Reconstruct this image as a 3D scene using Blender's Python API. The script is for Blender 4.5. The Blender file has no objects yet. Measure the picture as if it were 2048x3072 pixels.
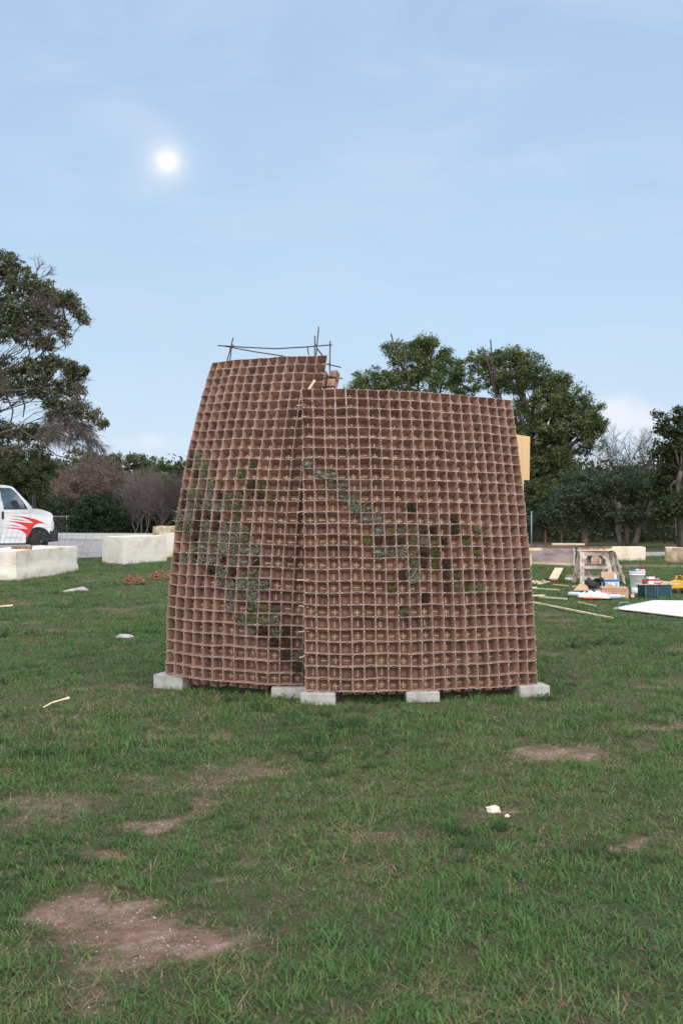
import bpy, bmesh, math, random
import numpy as np
from mathutils import Vector, Matrix, noise as mnoise
R = math.radians
random.seed(7)
rng = np.random.default_rng(11)
scene = bpy.context.scene
COL = scene.collection

# ------------------------------------------------------------------ camera
CAM_H = 1.55
FPX = 2986.7                      # 35 mm lens, 3072 px high frame
cam_d = bpy.data.cameras.new('camera')
cam_d.sensor_fit = 'VERTICAL'
cam_d.sensor_height = 36.0
cam_d.lens = 35.0
cam_d.clip_start = 0.05
cam_d.clip_end = 6000
cam_d.dof.use_dof = True
cam_d.dof.focus_distance = 8.7
cam_d.dof.aperture_fstop = 6.3
cam = bpy.data.objects.new('camera', cam_d)
cam.location = (0, 0, CAM_H)
cam.rotation_euler = (R(90), 0, 0)
COL.objects.link(cam)
scene.camera = cam

# ------------------------------------------------------------------ sky
SUN_EL, SUN_AZ = 50.0, 168.0      # afterglow behind the photographer; azimuth clockwise from +Y
world = bpy.data.worlds.new('World')
scene.world = world
world.use_nodes = True
wt = world.node_tree
wt.nodes.clear()
def WN(t, **kw):
    n = wt.nodes.new(t)
    for k, v in kw.items(): setattr(n, k, v)
    return n
sky = WN('ShaderNodeTexSky', sky_type='NISHITA', sun_disc=False)
sky.sun_elevation = R(SUN_EL)
sky.sun_rotation = R(SUN_AZ)
sky.air_density = 1.0; sky.dust_density = 0.6; sky.ozone_density = 2.0
tcw = WN('ShaderNodeTexCoord')
def wmath(op, a, b=None, clamp=False):
    n = WN('ShaderNodeMath', operation=op); n.use_clamp = clamp
    for i, v in enumerate((a, b)):
        if v is None: continue
        if isinstance(v, (int, float)): n.inputs[i].default_value = v
        else: wt.links.new(v, n.inputs[i])
    return n.outputs[0]
def wmix(fac, a, b):
    n = WN('ShaderNodeMix', data_type='RGBA')
    if isinstance(fac, (int, float)): n.inputs[0].default_value = fac
    else: wt.links.new(fac, n.inputs[0])
    for i, v in ((6, a), (7, b)):
        if isinstance(v, tuple): n.inputs[i].default_value = (*v, 1)
        else: wt.links.new(v, n.inputs[i])
    return n.outputs[2]
def wramp(src, stops):
    n = WN('ShaderNodeValToRGB')
    while len(n.color_ramp.elements) < len(stops): n.color_ramp.elements.new(0.5)
    for e, (p, v) in zip(n.color_ramp.elements, stops): e.position = p; e.color = (v, v, v, 1)
    wt.links.new(src, n.inputs[0]); return n.outputs[0]
sep = WN('ShaderNodeSeparateXYZ'); wt.links.new(tcw.outputs['Generated'], sep.inputs[0])
# thin veil of high cloud over the whole sky
mp = WN('ShaderNodeMapping'); mp.inputs['Scale'].default_value = (1.1, 1.1, 3.0)
wt.links.new(tcw.outputs['Generated'], mp.inputs[0])
nz = WN('ShaderNodeTexNoise'); nz.inputs['Scale'].default_value = 1.7; nz.inputs['Detail'].default_value = 5; nz.inputs['Roughness'].default_value = 0.45; nz.inputs['Distortion'].default_value = 0.4
wt.links.new(mp.outputs[0], nz.inputs['Vector'])
veil = wramp(nz.outputs['Fac'], [(0.3, 0.74), (0.7, 0.92)])
SKYC = 1.0
vr = WN('ShaderNodeValToRGB')
vr.color_ramp.elements.new(.25)
for e, (p_, c_) in zip(vr.color_ramp.elements, ((0.0, (.345, .42, .515)), (.17, (.325, .438, .54)), (.62, (.25, .355, .52)))): e.position = p_; e.color = (*c_, 1)
wt.links.new(sep.outputs['Z'], vr.inputs[0])
vx = WN('ShaderNodeVectorMath', operation='SCALE'); wt.links.new(vr.outputs[0], vx.inputs[0]); vx.inputs['Scale'].default_value = 8.15
c1 = wmix(veil, sky.outputs[0], vx.outputs[0])
mp4 = WN('ShaderNodeMapping'); mp4.inputs['Scale'].default_value = (1.6, 1.6, 5.0); mp4.inputs['Rotation'].default_value = (0.25, 0.35, 0.3)
wt.links.new(tcw.outputs['Generated'], mp4.inputs[0])
nz4 = WN('ShaderNodeTexNoise'); nz4.inputs['Scale'].default_value = 2.6; nz4.inputs['Detail'].default_value = 7; nz4.inputs['Roughness'].default_value = 0.55; nz4.inputs['Distortion'].default_value = 0.9
wt.links.new(mp4.outputs[0], nz4.inputs['Vector'])
c1 = wmix(wramp(nz4.outputs['Fac'], [(0.42, 0.0), (0.75, 0.55)]), c1, (3.2, 3.75, 4.6))
# low cumulus bank near the horizon, all the way round
mp2 = WN('ShaderNodeMapping'); mp2.inputs['Scale'].default_value = (4.2, 4.2, 9.0); mp2.inputs['Location'].default_value = (0.30, 0.0, 0.25)
wt.links.new(tcw.outputs['Generated'], mp2.inputs[0])
nz2 = WN('ShaderNodeTexNoise'); nz2.inputs['Scale'].default_value = 1.6; nz2.inputs['Detail'].default_value = 3.5; nz2.inputs['Roughness'].default_value = 0.4
wt.links.new(mp2.outputs[0], nz2.inputs['Vector'])
band = wramp(sep.outputs['Z'], [(0.0, 1.0), (0.075, 0.9), (0.125, 0.0)])
cum = wmath('MULTIPLY', wramp(nz2.outputs['Fac'], [(0.50, 0.0), (0.585, 1.0)]), band)
c2 = wmix(wmath('MULTIPLY', cum, 0.32), c1, (3.9, 4.2, 4.9))
# two cumulus heads that stand above the far trees
def head(dx, dy, dz, r0, r1, amt, src, stretch=1.0):
    d = Vector((dx, dy, dz)).normalized()
    sub = WN('ShaderNodeVectorMath', operation='SUBTRACT'); sub.inputs[1].default_value = d
    wt.links.new(tcw.outputs['Generated'], sub.inputs[0])
    m = WN('ShaderNodeVectorMath', operation='MULTIPLY'); m.inputs[1].default_value = (1, 1, stretch)
    wt.links.new(sub.outputs[0], m.inputs[0])
    ln = WN('ShaderNodeVectorMath', operation='LENGTH'); wt.links.new(m.outputs[0], ln.inputs[0])
    wob = wmath('MULTIPLY', wmath('SUBTRACT', nz3.outputs['Fac'], 0.5), 0.035)
    dist = wmath('ADD', ln.outputs['Value'], wob)
    mr = WN('ShaderNodeMapRange', interpolation_type='SMOOTHSTEP')
    mr.inputs['From Min'].default_value = r1; mr.inputs['From Max'].default_value = r0
    mr.inputs['To Min'].default_value = 0; mr.inputs['To Max'].default_value = amt
    wt.links.new(dist, mr.inputs[0])
    return wmix(mr.outputs[0], src, (4.3, 4.5, 5.0))
nz3 = WN('ShaderNodeTexNoise'); nz3.inputs['Scale'].default_value = 22; nz3.inputs['Detail'].default_value = 4
wt.links.new(tcw.outputs['Generated'], nz3.inputs['Vector'])
def pdir(px, py): return ((px - 1024) / FPX, 1.0, (1540 - py) / FPX)
c3 = head(*pdir(1850, 1262), 0.008, 0.032, 0.95, c2, 1.05)
c3 = head(*pdir(1935, 1285), 0.008, 0.034, 0.9, c3, 1.2)
c3 = head(*pdir(455, 1322), 0.002, 0.022, 0.55, c3, 1.7)
c3 = head(*pdir(380, 1330), 0.002, 0.024, 0.30, c3, 2.2)
# thin cloud lit up around the moon
MOON = Vector(pdir(503, 487)).normalized()
dotn = WN('ShaderNodeVectorMath', operation='DOT_PRODUCT'); dotn.inputs[1].default_value = MOON
nrm = WN('ShaderNodeVectorMath', operation='NORMALIZE'); wt.links.new(tcw.outputs['Generated'], nrm.inputs[0])
wt.links.new(nrm.outputs[0], dotn.inputs[0])
ang = wmath('ARCCOSINE', wmath('MINIMUM', dotn.outputs['Value'], 0.9999999))
halo = wmath('POWER', 2.718, wmath('MULTIPLY', ang, -120.0))
hal = WN('ShaderNodeMix', data_type='RGBA', blend_type='ADD'); 
wt.links.new(wmath('MULTIPLY', halo, 1.0), hal.inputs[0]); wt.links.new(c3, hal.inputs[6]); hal.inputs[7].default_value = (5.8, 4.0, 1.7, 1)
bg = WN('ShaderNodeBackground'); bg.inputs['Strength'].default_value = 0.10
wt.links.new(hal.outputs[2], bg.inputs['Color'])
wo = WN('ShaderNodeOutputWorld'); wt.links.new(bg.outputs[0], wo.inputs[0])

# ------------------------------------------------------------------ soft afterglow light
sd = bpy.data.lights.new('sun', 'SUN'); sd.energy = 2.3; sd.angle = R(110); sd.color = (1.0, 0.92, 0.83)
so = bpy.data.objects.new('sun', sd)
az, el = R(SUN_AZ), R(SUN_EL)
sv = Vector((math.sin(az) * math.cos(el), math.cos(az) * math.cos(el), math.sin(el)))
so.rotation_euler = sv.to_track_quat('Z', 'Y').to_euler()
COL.objects.link(so)

vs = scene.view_settings
vs.view_transform = 'Standard'; vs.look = 'None'; vs.exposure = 1.0; vs.gamma = 1.0
vs.use_curve_mapping = False
scene.cycles.use_denoising = True
scene.cycles.max_bounces = 6; scene.cycles.diffuse_bounces = 3; scene.cycles.transparent_max_bounces = 8

# ------------------------------------------------------------------ helpers
def ground_d(py): return FPX * CAM_H / (py - 1540.0)
def at(px, py, d): return Vector(((px - 1024) / FPX * d, d, CAM_H - (py - 1540) / FPX * d))
def gnd(px, py):
    d = ground_d(py); return Vector(((px - 1024) / FPX * d, d, 0.0))

def tag(o, label=None, cat=None, group=None, kind=None):
    if label: o['label'] = label
    if cat: o['category'] = cat
    if group: o['group'] = group
    if kind: o['kind'] = kind
    return o
def empty(name, loc, rz=0.0):
    o = bpy.data.objects.new(name, None); o.location = loc; o.rotation_euler = (0, 0, rz)
    o.empty_display_size = 0.1; COL.objects.link(o); return o
def link(name, me, parent=None, mats=()):
    o = bpy.data.objects.new(name, me)
    for m in mats:
        if m.name not in [x.name for x in me.materials if x]: me.materials.append(m)
    COL.objects.link(o)
    if parent is not None: o.parent = parent
    return o

class MB:
    """collects shapes of ONE mesh"""
    def __init__(s): s.v = []; s.f = []; s.m = []; s.sm = []
    def add(s, vs, fs, mi=0, smooth=False):
        b = len(s.v); s.v += [tuple(v) for v in vs]
        for f in fs: s.f.append(tuple(i + b for i in f)); s.m.append(mi); s.sm.append(smooth)
        return s
    def box(s, c, d, rz=0.0, mi=0, rx=0.0, ry=0.0, taper=1.0):
        M = Matrix.Translation(c) @ Matrix.Rotation(rz, 4, 'Z') @ Matrix.Rotation(ry, 4, 'Y') @ Matrix.Rotation(rx, 4, 'X')
        hx, hy, hz = d[0] / 2, d[1] / 2, d[2] / 2
        vs = []
        for z in (-1, 1):
            k = taper if z > 0 else 1.0
            for x, y in ((-1, -1), (1, -1), (1, 1), (-1, 1)): vs.append(M @ Vector((x * hx * k, y * hy * k, z * hz)))
        return s.add(vs, [(3, 2, 1, 0), (4, 5, 6, 7), (0, 1, 5, 4), (1, 2, 6, 5), (2, 3, 7, 6), (3, 0, 4, 7)], mi)
    def beam(s, a, b, w, h, mi=0, up=(0, 0, 1)):
        a, b = Vector(a), Vector(b); t = (b - a).normalized(); u = Vector(up)
        if abs(t.dot(u)) > 0.98: u = Vector((0, 1, 0))
        x = t.cross(u).normalized(); y = x.cross(t).normalized()
        vs = []
        for p in (a, b):
            for i, j in ((-1, -1), (1, -1), (1, 1), (-1, 1)): vs.append(p + x * (i * w / 2) + y * (j * h / 2))
        return s.add(vs, [(3, 2, 1, 0), (4, 5, 6, 7), (0, 1, 5, 4), (1, 2, 6, 5), (2, 3, 7, 6), (3, 0, 4, 7)], mi)
    def tube(s, pts, rad, n=6, mi=0, cap=True, smooth=True):
        pts = [Vector(p) for p in pts]
        if isinstance(rad, (int, float)): rad = [rad] * len(pts)
        rings = []; u = None
        for i, p in enumerate(pts):
            t = (pts[min(i + 1, len(pts) - 1)] - pts[max(i - 1, 0)])
            t = t.normalized() if t.length > 1e-9 else Vector((0, 0, 1))
            if u is None: u = t.orthogonal().normalized()
            else:
                u = u - t * u.dot(t)
                u = u.normalized() if u.length > 1e-6 else t.orthogonal().normalized()
            w = t.cross(u)
            rings.append([p + (u * math.cos(2 * math.pi * k / n) + w * math.sin(2 * math.pi * k / n)) * rad[i] for k in range(n)])
        vs = [v for r in rings for v in r]; fs = []
        for i in range(len(pts) - 1):
            for k in range(n):
                a = i * n + k; b = i * n + (k + 1) % n
                fs.append((a, b, b + n, a + n))
        if cap: fs.append(tuple(reversed(range(n)))); fs.append(tuple(range((len(pts) - 1) * n, len(pts) * n)))
        return s.add(vs, fs, mi, smooth)
    def lathe(s, c, prof, n=20, mi=0, axis='Z', smooth=True):
        c = Vector(c); vs = []; fs = []
        for r, z in prof:
            for k in range(n):
                a = 2 * math.pi * k / n
                if axis == 'Z': vs.append(c + Vector((r * math.cos(a), r * math.sin(a), z)))
                elif axis == 'Y': vs.append(c + Vector((r * math.cos(a), z, r * math.sin(a))))
                else: vs.append(c + Vector((z, r * math.cos(a), r * math.sin(a))))
        for i in range(len(prof) - 1):
            for k in range(n):
                a = i * n + k; b = i * n + (k + 1) % n; fs.append((a, b, b + n, a + n))
        fs.append(tuple(reversed(range(n)))); fs.append(tuple(range((len(prof) - 1) * n, len(prof) * n)))
        return s.add(vs, fs, mi, smooth)
    def poly(s, pts, thick, mi=0):
        """flat polygon given as 3D points, thickened along its normal"""
        pts = [Vector(p) for p in pts]; n = Vector((0, 0, 0))
        for i in range(len(pts)): n += pts[i].cross(pts[(i + 1) % len(pts)])
        n.normalize(); k = len(pts)
        vs = pts + [p + n * thick for p in pts]
        fs = [tuple(reversed(range(k))), tuple(range(k, 2 * k))] + [(i, (i + 1) % k, (i + 1) % k + k, i + k) for i in range(k)]
        return s.add(vs, fs, mi)
    def mesh(s, name, mats):
        me = bpy.data.meshes.new(name); me.from_pydata(s.v, [], s.f)
        for m in mats: me.materials.append(m)
        me.polygons.foreach_set('material_index', s.m); me.polygons.foreach_set('use_smooth', s.sm)
        me.update(); return me
    def build(s, name, mats, parent=None, bevel=0.0):
        if not isinstance(mats, (list, tuple)): mats = [mats]
        me = s.mesh(name, mats)
        if bevel > 0:
            bm = bmesh.new(); bm.from_mesh(me); bmesh.ops.recalc_face_normals(bm, faces=bm.faces)
            es = [e for e in bm.edges if len(e.link_faces) == 2 and e.calc_face_angle(0) > 0.6]
            bmesh.ops.bevel(bm, geom=es, offset=bevel, segments=2, profile=0.6, affect='EDGES', clamp_overlap=True)
            bm.to_mesh(me); bm.free()
        return link(name, me, parent)

# ------------------------------------------------------------------ materials
def mat(name, cols, scale=8.0, rough=0.8, bump=0.0, bscale=None, spec=0.3, metal=0.0, detail=5, stretch=(1, 1, 1), dist=0.0, lo=0.35, hi=0.65, objrand=0.0, coord='Object', trans=0.0, attr=None, island=False):
    m = bpy.data.materials.new(name); m.use_nodes = True; nt = m.node_tree; N = nt.nodes; L = nt.links
    b = N['Principled BSDF']; b.inputs['Roughness'].default_value = rough; b.inputs['Specular IOR Level'].default_value = spec; b.inputs['Metallic'].default_value = metal
    tc = N.new('ShaderNodeTexCoord'); mpn = N.new('ShaderNodeMapping'); mpn.inputs['Scale'].default_value = stretch
    L.new(tc.outputs[coord], mpn.inputs[0])
    nzn = N.new('ShaderNodeTexNoise'); nzn.inputs['Scale'].default_value = scale; nzn.inputs['Detail'].default_value = detail; nzn.inputs['Distortion'].default_value = dist
    L.new(mpn.outputs[0], nzn.inputs['Vector'])
    src = nzn.outputs['Fac']
    if attr:
        an = N.new('ShaderNodeAttribute'); an.attribute_name = attr; src = an.outputs['Fac']; lo, hi = 0.0, 1.0
    rp = N.new('ShaderNodeValToRGB')
    while len(rp.color_ramp.elements) < len(cols): rp.color_ramp.elements.new(0.5)
    for i, (e, c) in enumerate(zip(rp.color_ramp.elements, cols)):
        e.position = lo + (hi - lo) * i / max(1, len(cols) - 1); e.color = (*c, 1)
    L.new(src, rp.inputs[0]); out = rp.outputs[0]
    if objrand > 0:
        oi = N.new('ShaderNodeObjectInfo'); hsv = N.new('ShaderNodeHueSaturation')
        mr = N.new('ShaderNodeMapRange'); mr.inputs['To Min'].default_value = 1 - objrand; mr.inputs['To Max'].default_value = 1 + objrand
        src_r = oi.outputs['Random']
        if island:
            ge = N.new('ShaderNodeNewGeometry'); ad = N.new('ShaderNodeMath'); ad.operation = 'ADD'; fr = N.new('ShaderNodeMath'); fr.operation = 'FRACT'
            L.new(src_r, ad.inputs[0]); L.new(ge.outputs['Random Per Island'], ad.inputs[1]); L.new(ad.outputs[0], fr.inputs[0]); src_r = fr.outputs[0]
        L.new(src_r, mr.inputs[0]); L.new(mr.outputs[0], hsv.inputs['Value']); L.new(out, hsv.inputs['Color']); out = hsv.outputs[0]
    L.new(out, b.inputs['Base Color'])
    if bump > 0:
        n2 = N.new('ShaderNodeTexNoise'); n2.inputs['Scale'].default_value = bscale or scale * 4; n2.inputs['Detail'].default_value = 6
        L.new(mpn.outputs[0], n2.inputs['Vector'])
        bp = N.new('ShaderNodeBump'); bp.inputs['Strength'].default_value = bump; bp.inputs['Distance'].default_value = 0.02
        L.new(n2.outputs['Fac'], bp.inputs['Height']); L.new(bp.outputs[0], b.inputs['Normal'])
    if trans > 0:
        tr = N.new('ShaderNodeBsdfTranslucent'); L.new(out, tr.inputs[0]); mx = N.new('ShaderNodeMixShader'); mx.inputs[0].default_value = trans
        L.new(b.outputs[0], mx.inputs[1]); L.new(tr.outputs[0], mx.inputs[2]); L.new(mx.outputs[0], N['Material Output'].inputs[0])
    return m
MT = {}
MT['pot'] = mat('peat_fibre', [(0.235, 0.135, 0.10), (0.31, 0.184, 0.139), (0.37, 0.233, 0.182)], 22, 0.95, 0.35, 160, 0.1, objrand=0.17, island=True, dist=0.3)
MT['pot_rim'] = mat('peat_fibre_torn_edge', [(0.32, 0.205, 0.16), (0.44, 0.31, 0.255)], 40, 0.95, 0.3, 200, 0.1)
MT['stick'] = mat('bare_wood_stick', [(0.68, 0.53, 0.32), (0.80, 0.66, 0.44)], 30, 0.75, 0.1, 120)
MT['staple'] = mat('zinc_staple', [(0.60, 0.61, 0.64), (0.74, 0.75, 0.79)], 30, 0.45, 0, None, 0.5, 0.2)
MT['rebar'] = mat('rusty_rebar', [(0.045, 0.035, 0.035), (0.11, 0.06, 0.045)], 40, 0.8, 0.3, 300)
MT['paver'] = mat('grey_concrete_block', [(0.34, 0.325, 0.30), (0.49, 0.47, 0.44)], 9, 0.9, 0.5, 90)
MT['stone'] = mat('white_limestone', [(0.42, 0.30, 0.18), (0.63, 0.54, 0.42), (0.70, 0.64, 0.54), (0.74, 0.69, 0.60)], 2.6, 0.9, 1.0, 7, 0.2, detail=8, lo=0.25, hi=0.55)
MT['stone_brown'] = mat('limestone_with_brown_crust', [(0.36, 0.24, 0.15), (0.62, 0.48, 0.33), (0.82, 0.72, 0.58)], 2.6, 0.9, 0.45, 14, 0.2, detail=8, lo=0.35, hi=0.65)
MT['stone_tan'] = mat('tan_limestone', [(0.62, 0.48, 0.34), (0.74, 0.62, 0.48), (0.80, 0.71, 0.58)], 2.0, 0.9, 0.35, 14, 0.2, detail=8)
MT['ply'] = mat('bare_plywood', [(0.72, 0.45, 0.22), (0.83, 0.58, 0.33)], 5, 0.7, 0.05, 60, stretch=(1, 1, 0.12), dist=1.2)
MT['lumber'] = mat('pale_lumber', [(0.62, 0.47, 0.30), (0.76, 0.63, 0.45)], 9, 0.75, 0.1, 60)
MT['old_wood'] = mat('weathered_wood', [(0.34, 0.26, 0.22), (0.52, 0.44, 0.37), (0.60, 0.53, 0.46)], 9, 0.85, 0.25, 60, dist=0.6)
MT['white'] = mat('white_plastic', [(0.78, 0.79, 0.80), (0.85, 0.86, 0.87)], 6, 0.4)
MT['white_board'] = mat('white_board', [(0.74, 0.77, 0.80), (0.83, 0.85, 0.87)], 2.5, 0.55)
MT['black'] = mat('black_plastic', [(0.014, 0.014, 0.016), (0.03, 0.03, 0.032)], 20, 0.5)
MT['rubber'] = mat('tyre_rubber', [(0.02, 0.02, 0.021), (0.035, 0.034, 0.034)], 20, 0.75, 0.2, 80)
MT['paint'] = mat('white_truck_paint', [(0.72, 0.73, 0.74), (0.78, 0.79, 0.80)], 1.5, 0.28, spec=0.5)
MT['red'] = mat('red_paint', [(0.62, 0.025, 0.025), (0.70, 0.035, 0.03)], 4, 0.35)
MT['orange'] = mat('orange_plastic', [(0.75, 0.14, 0.02), (0.8, 0.17, 0.03)], 4, 0.35)
MT['yellow'] = mat('yellow_tool_plastic', [(0.72, 0.36, 0.02), (0.80, 0.43, 0.03)], 6, 0.4)
MT['glass'] = mat('dark_window_glass', [(0.05, 0.10, 0.135), (0.07, 0.125, 0.16)], 1, 0.06, spec=0.9)
MT['steel'] = mat('painted_steel_wheel', [(0.48, 0.46, 0.44), (0.62, 0.60, 0.57)], 12, 0.45, metal=0.3)
MT['grey'] = mat('grey_lettering', [(0.22, 0.22, 0.23), (0.26, 0.26, 0.27)], 4, 0.6)
MT['wire'] = mat('dark_steel_wire', [(0.06, 0.05, 0.05), (0.12, 0.10, 0.09)], 20, 0.6)
MT['rope'] = mat('brown_twine', [(0.20, 0.095, 0.05), (0.36, 0.19, 0.115)], 30, 0.95, 0.4, 200)
MT['card'] = mat('cardboard', [(0.44, 0.28, 0.17), (0.53, 0.36, 0.23)], 6, 0.85)
MT['blue'] = mat('blue_print', [(0.05, 0.17, 0.45), (0.07, 0.21, 0.52)], 6, 0.5)
MT['teal'] = mat('dark_teal_plastic', [(0.018, 0.045, 0.065), (0.03, 0.075, 0.10)], 5, 0.4)
MT['galv'] = mat('galvanised_steel', [(0.30, 0.33, 0.35), (0.42, 0.45, 0.47)], 10, 0.5, metal=0.5)
MT['clear'] = mat('cloudy_plastic', [(0.42, 0.47, 0.55), (0.62, 0.66, 0.72)], 14, 0.2, spec=0.6)
MT['rust_panel'] = mat('stained_form_panel', [(0.30, 0.21, 0.19), (0.42, 0.34, 0.33), (0.50, 0.36, 0.30)], 1.8, 0.85, 0.15, 20, detail=7, stretch=(1, 1, 2.5))
MT['rust_rail'] = mat('rusty_top_rail', [(0.16, 0.085, 0.065), (0.27, 0.16, 0.12)], 6, 0.85, 0.2)
MT['asphalt'] = mat('old_concrete_road', [(0.26, 0.245, 0.235), (0.33, 0.315, 0.305)], 0.9, 0.9, 0.15, 60, detail=8)
MT['asphalt_dark'] = mat('asphalt', [(0.05, 0.052, 0.056), (0.07, 0.072, 0.076)], 2, 0.9, 0.2, 60)
MT['kerb'] = mat('concrete_kerb', [(0.36, 0.345, 0.325), (0.46, 0.44, 0.42)], 3, 0.9, 0.2, 40)
MT['bark'] = mat('oak_bark', [(0.055, 0.043, 0.035), (0.13, 0.11, 0.095)], 5, 0.95, 0.6, 18, stretch=(1, 1, 0.3))
MT['bark_pale'] = mat('pale_bark', [(0.13, 0.105, 0.09), (0.24, 0.205, 0.18)], 5, 0.95, 0.5, 18, stretch=(1, 1, 0.3))
MT['twig'] = mat('grey_twigs', [(0.14, 0.115, 0.105), (0.23, 0.195, 0.18)], 5, 0.95)
MT['twig_dark'] = mat('brown_twigs', [(0.075, 0.058, 0.05), (0.14, 0.115, 0.10)], 5, 0.95)
def leafmat(name, a, b, c, rough=0.55, trans=0.28): return mat(name, [a, b, c], rough=rough, spec=0.25, attr='tint', trans=trans)
MT['oak'] = leafmat('live_oak_leaves', (0.036, 0.055, 0.022), (0.112, 0.148, 0.054), (0.21, 0.24, 0.10))
MT['oak_dull'] = leafmat('dull_oak_leaves', (0.05, 0.06, 0.036), (0.13, 0.142, 0.078), (0.22, 0.225, 0.14))
MT['oak_grey'] = leafmat('grey_green_leaves', (0.028, 0.042, 0.025), (0.062, 0.085, 0.05), (0.11, 0.135, 0.085))
MT['juniper'] = leafmat('juniper_foliage', (0.018, 0.03, 0.013), (0.042, 0.062, 0.025), (0.08, 0.098, 0.04))
MT['dead'] = leafmat('dead_reddish_leaves', (0.12, 0.07, 0.055), (0.20, 0.12, 0.095), (0.27, 0.18, 0.15))
MT['dark_shrub'] = leafmat('dark_shrub_leaves', (0.013, 0.026, 0.012), (0.03, 0.052, 0.024), (0.055, 0.085, 0.04))
MT['air_grey'] = mat('grey_green_air_plant', [(0.145, 0.15, 0.105), (0.30, 0.295, 0.22)], 60, 0.9, objrand=0.18)
MT['air_olive'] = mat('olive_air_plant', [(0.12, 0.125, 0.065), (0.24, 0.24, 0.13)], 60, 0.9, objrand=0.18)
MT['air_green'] = mat('green_air_plant', [(0.075, 0.095, 0.02), (0.17, 0.195, 0.05)], 60, 0.8, objrand=0.15)
MT['air_brown'] = mat('brown_dry_air_plant', [(0.05, 0.033, 0.02), (0.13, 0.09, 0.055)], 60, 0.95, objrand=0.2)

# ------------------------------------------------------------------ ground
def _h(ix, iy, s):
    n = (ix * 374761393 + iy * 668265263 + s * 974711) & 0xFFFFFFFF
    n = ((n ^ (n >> 13)) * 1274126177) & 0xFFFFFFFF
    return ((n ^ (n >> 16)) & 0xFFFF) / 65535.0
def vnoise(x, y, s=0):
    x = np.asarray(x, float); y = np.asarray(y, float)
    ix = np.floor(x).astype(np.int64); iy = np.floor(y).astype(np.int64)
    fx = x - ix; fy = y - iy; fx = fx * fx * (3 - 2 * fx); fy = fy * fy * (3 - 2 * fy)
    a = _h(ix, iy, s); b = _h(ix + 1, iy, s); c = _h(ix, iy + 1, s); d = _h(ix + 1, iy + 1, s)
    return (a * (1 - fx) + b * fx) * (1 - fy) + (c * (1 - fx) + d * fx) * fy
def fbm(x, y, s=0, o=4):
    t = 0; a = 0.5; k = 0
    for i in range(o):
        t = t + a * vnoise(x * 2 ** i, y * 2 ** i, s + i * 17); k += a; a *= 0.55
    return t / k
PATCH = []   # bare soil: x, y, rx, ry, strength
for px, py, rx, ry, st in ((290, 2730, .30, .18, 1.0), (420, 2800, .34, .19, 1.0), (540, 2840, .24, .16, .95), (330, 2900, .22, .10, .7),
                           (480, 2480, .16, .13, .95), (300, 2560, .15, .09, .9), (1660, 2255, .33, .26, 1.0), (1540, 2215, .18, .10, .6),
                           (1490, 2432, .20, .10, .9), (2030, 2180, .45, .14, .85), (1905, 2520, .12, .12, .8), (760, 2560, .16, .09, .55),
                           (690, 2650, .13, .08, .65), (610, 2210, .45, .16, .62), (440, 2180, .25, .12, .5), (700, 2300, .30, .18, .5),
                           (1150, 2500, .25, .14, .6), (1130, 2610, .18, .10, .5), (1430, 2300, .25, .12, .5), (340, 1852, .45, .14, .7),
                           (85, 1866, .45, .14, .8), (380, 1915, .2, .14, .6), (250, 2950, .3, .12, .5), (1260, 2950, .22, .12, .55), (200, 3010, .3, .1, .5),
                           (1000, 2480, .16, .1, .4), (560, 2750, .2, .15, .5), (130, 2830, .2, .12, .5), (1960, 2230, .3, .12, .5), (860, 2310, .25, .12, .35),
                           (1240, 2390, .2, .1, .4), (990, 2760, .12, .08, .35), (1820, 2590, .2, .1, .35)):
    g = gnd(px, py); PATCH.append((g.x, g.y, rx, ry, st if st >= .9 else st * .85))
PATCH.append((9.8, 28.9, 4.6, 0.75, 0.9))
def dirt(x, y):
    x = np.asarray(x, float); y = np.asarray(y, float)
    wx = x + (fbm(x * 6, y * 6, 3) - .5) * .42; wy = y + (fbm(x * 6, y * 6, 9) - .5) * .42
    t = np.zeros_like(x)
    for cx, cy, rx, ry, st in PATCH:
        r = np.sqrt(((wx - cx) / rx) ** 2 + ((wy - cy) / ry) ** 2)
        t = np.maximum(t, st * np.clip((1.4 - r) / 1.15, 0, 1))
    n = fbm(x * 1.3, y * 1.3, 21)
    t = t * np.clip(.15 + 1.6 * fbm(x * 10, y * 10, 51), .2, 1.15)
    t = np.maximum(t, np.clip((n - .60) * 2.6, 0, .45))
    return np.clip(t, 0, 1)
def gz(x, y):
    near = np.clip((40 - np.abs(np.asarray(y) - 8)) / 30, 0, 1)
    return -0.014 + near * 0.028 * (fbm(np.asarray(x) * .9, np.asarray(y) * .9, 5, 3) - .5) * 1.3 - 0.012 * dirt(x, y)

xs = np.concatenate([-np.geomspace(900, 10, 34)[:-1], np.linspace(-10, -4, 46)[:-1], np.linspace(-4, 4, 150), np.linspace(4, 10, 46)[1:], np.geomspace(10, 900, 34)[1:]])
ys = np.concatenate([-np.geomspace(300, 3, 14), np.linspace(-1, 2.4, 5), np.linspace(2.5, 12, 190), np.geomspace(12.08, 60, 130), np.geomspace(62, 1500, 24)])
GX, GY = np.meshgrid(xs, ys)
DI = dirt(GX, GY); GZ = gz(GX, GY)
nx, ny = len(xs), len(ys)
me = bpy.data.meshes.new('lawn')
V = np.stack([GX, GY, GZ], -1).reshape(-1, 3)
ii = np.arange(nx * ny).reshape(ny, nx)
F = np.stack([ii[:-1, :-1], ii[:-1, 1:], ii[1:, 1:], ii[1:, :-1]], -1).reshape(-1, 4)
me.from_pydata(V.tolist(), [], F.tolist())
at_ = me.attributes.new('dirt', 'FLOAT', 'POINT'); at_.data.foreach_set('value', DI.reshape(-1))
me.polygons.foreach_set('use_smooth', [True] * len(me.polygons))
gm = bpy.data.materials.new('lawn_soil'); gm.use_nodes = True
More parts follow.
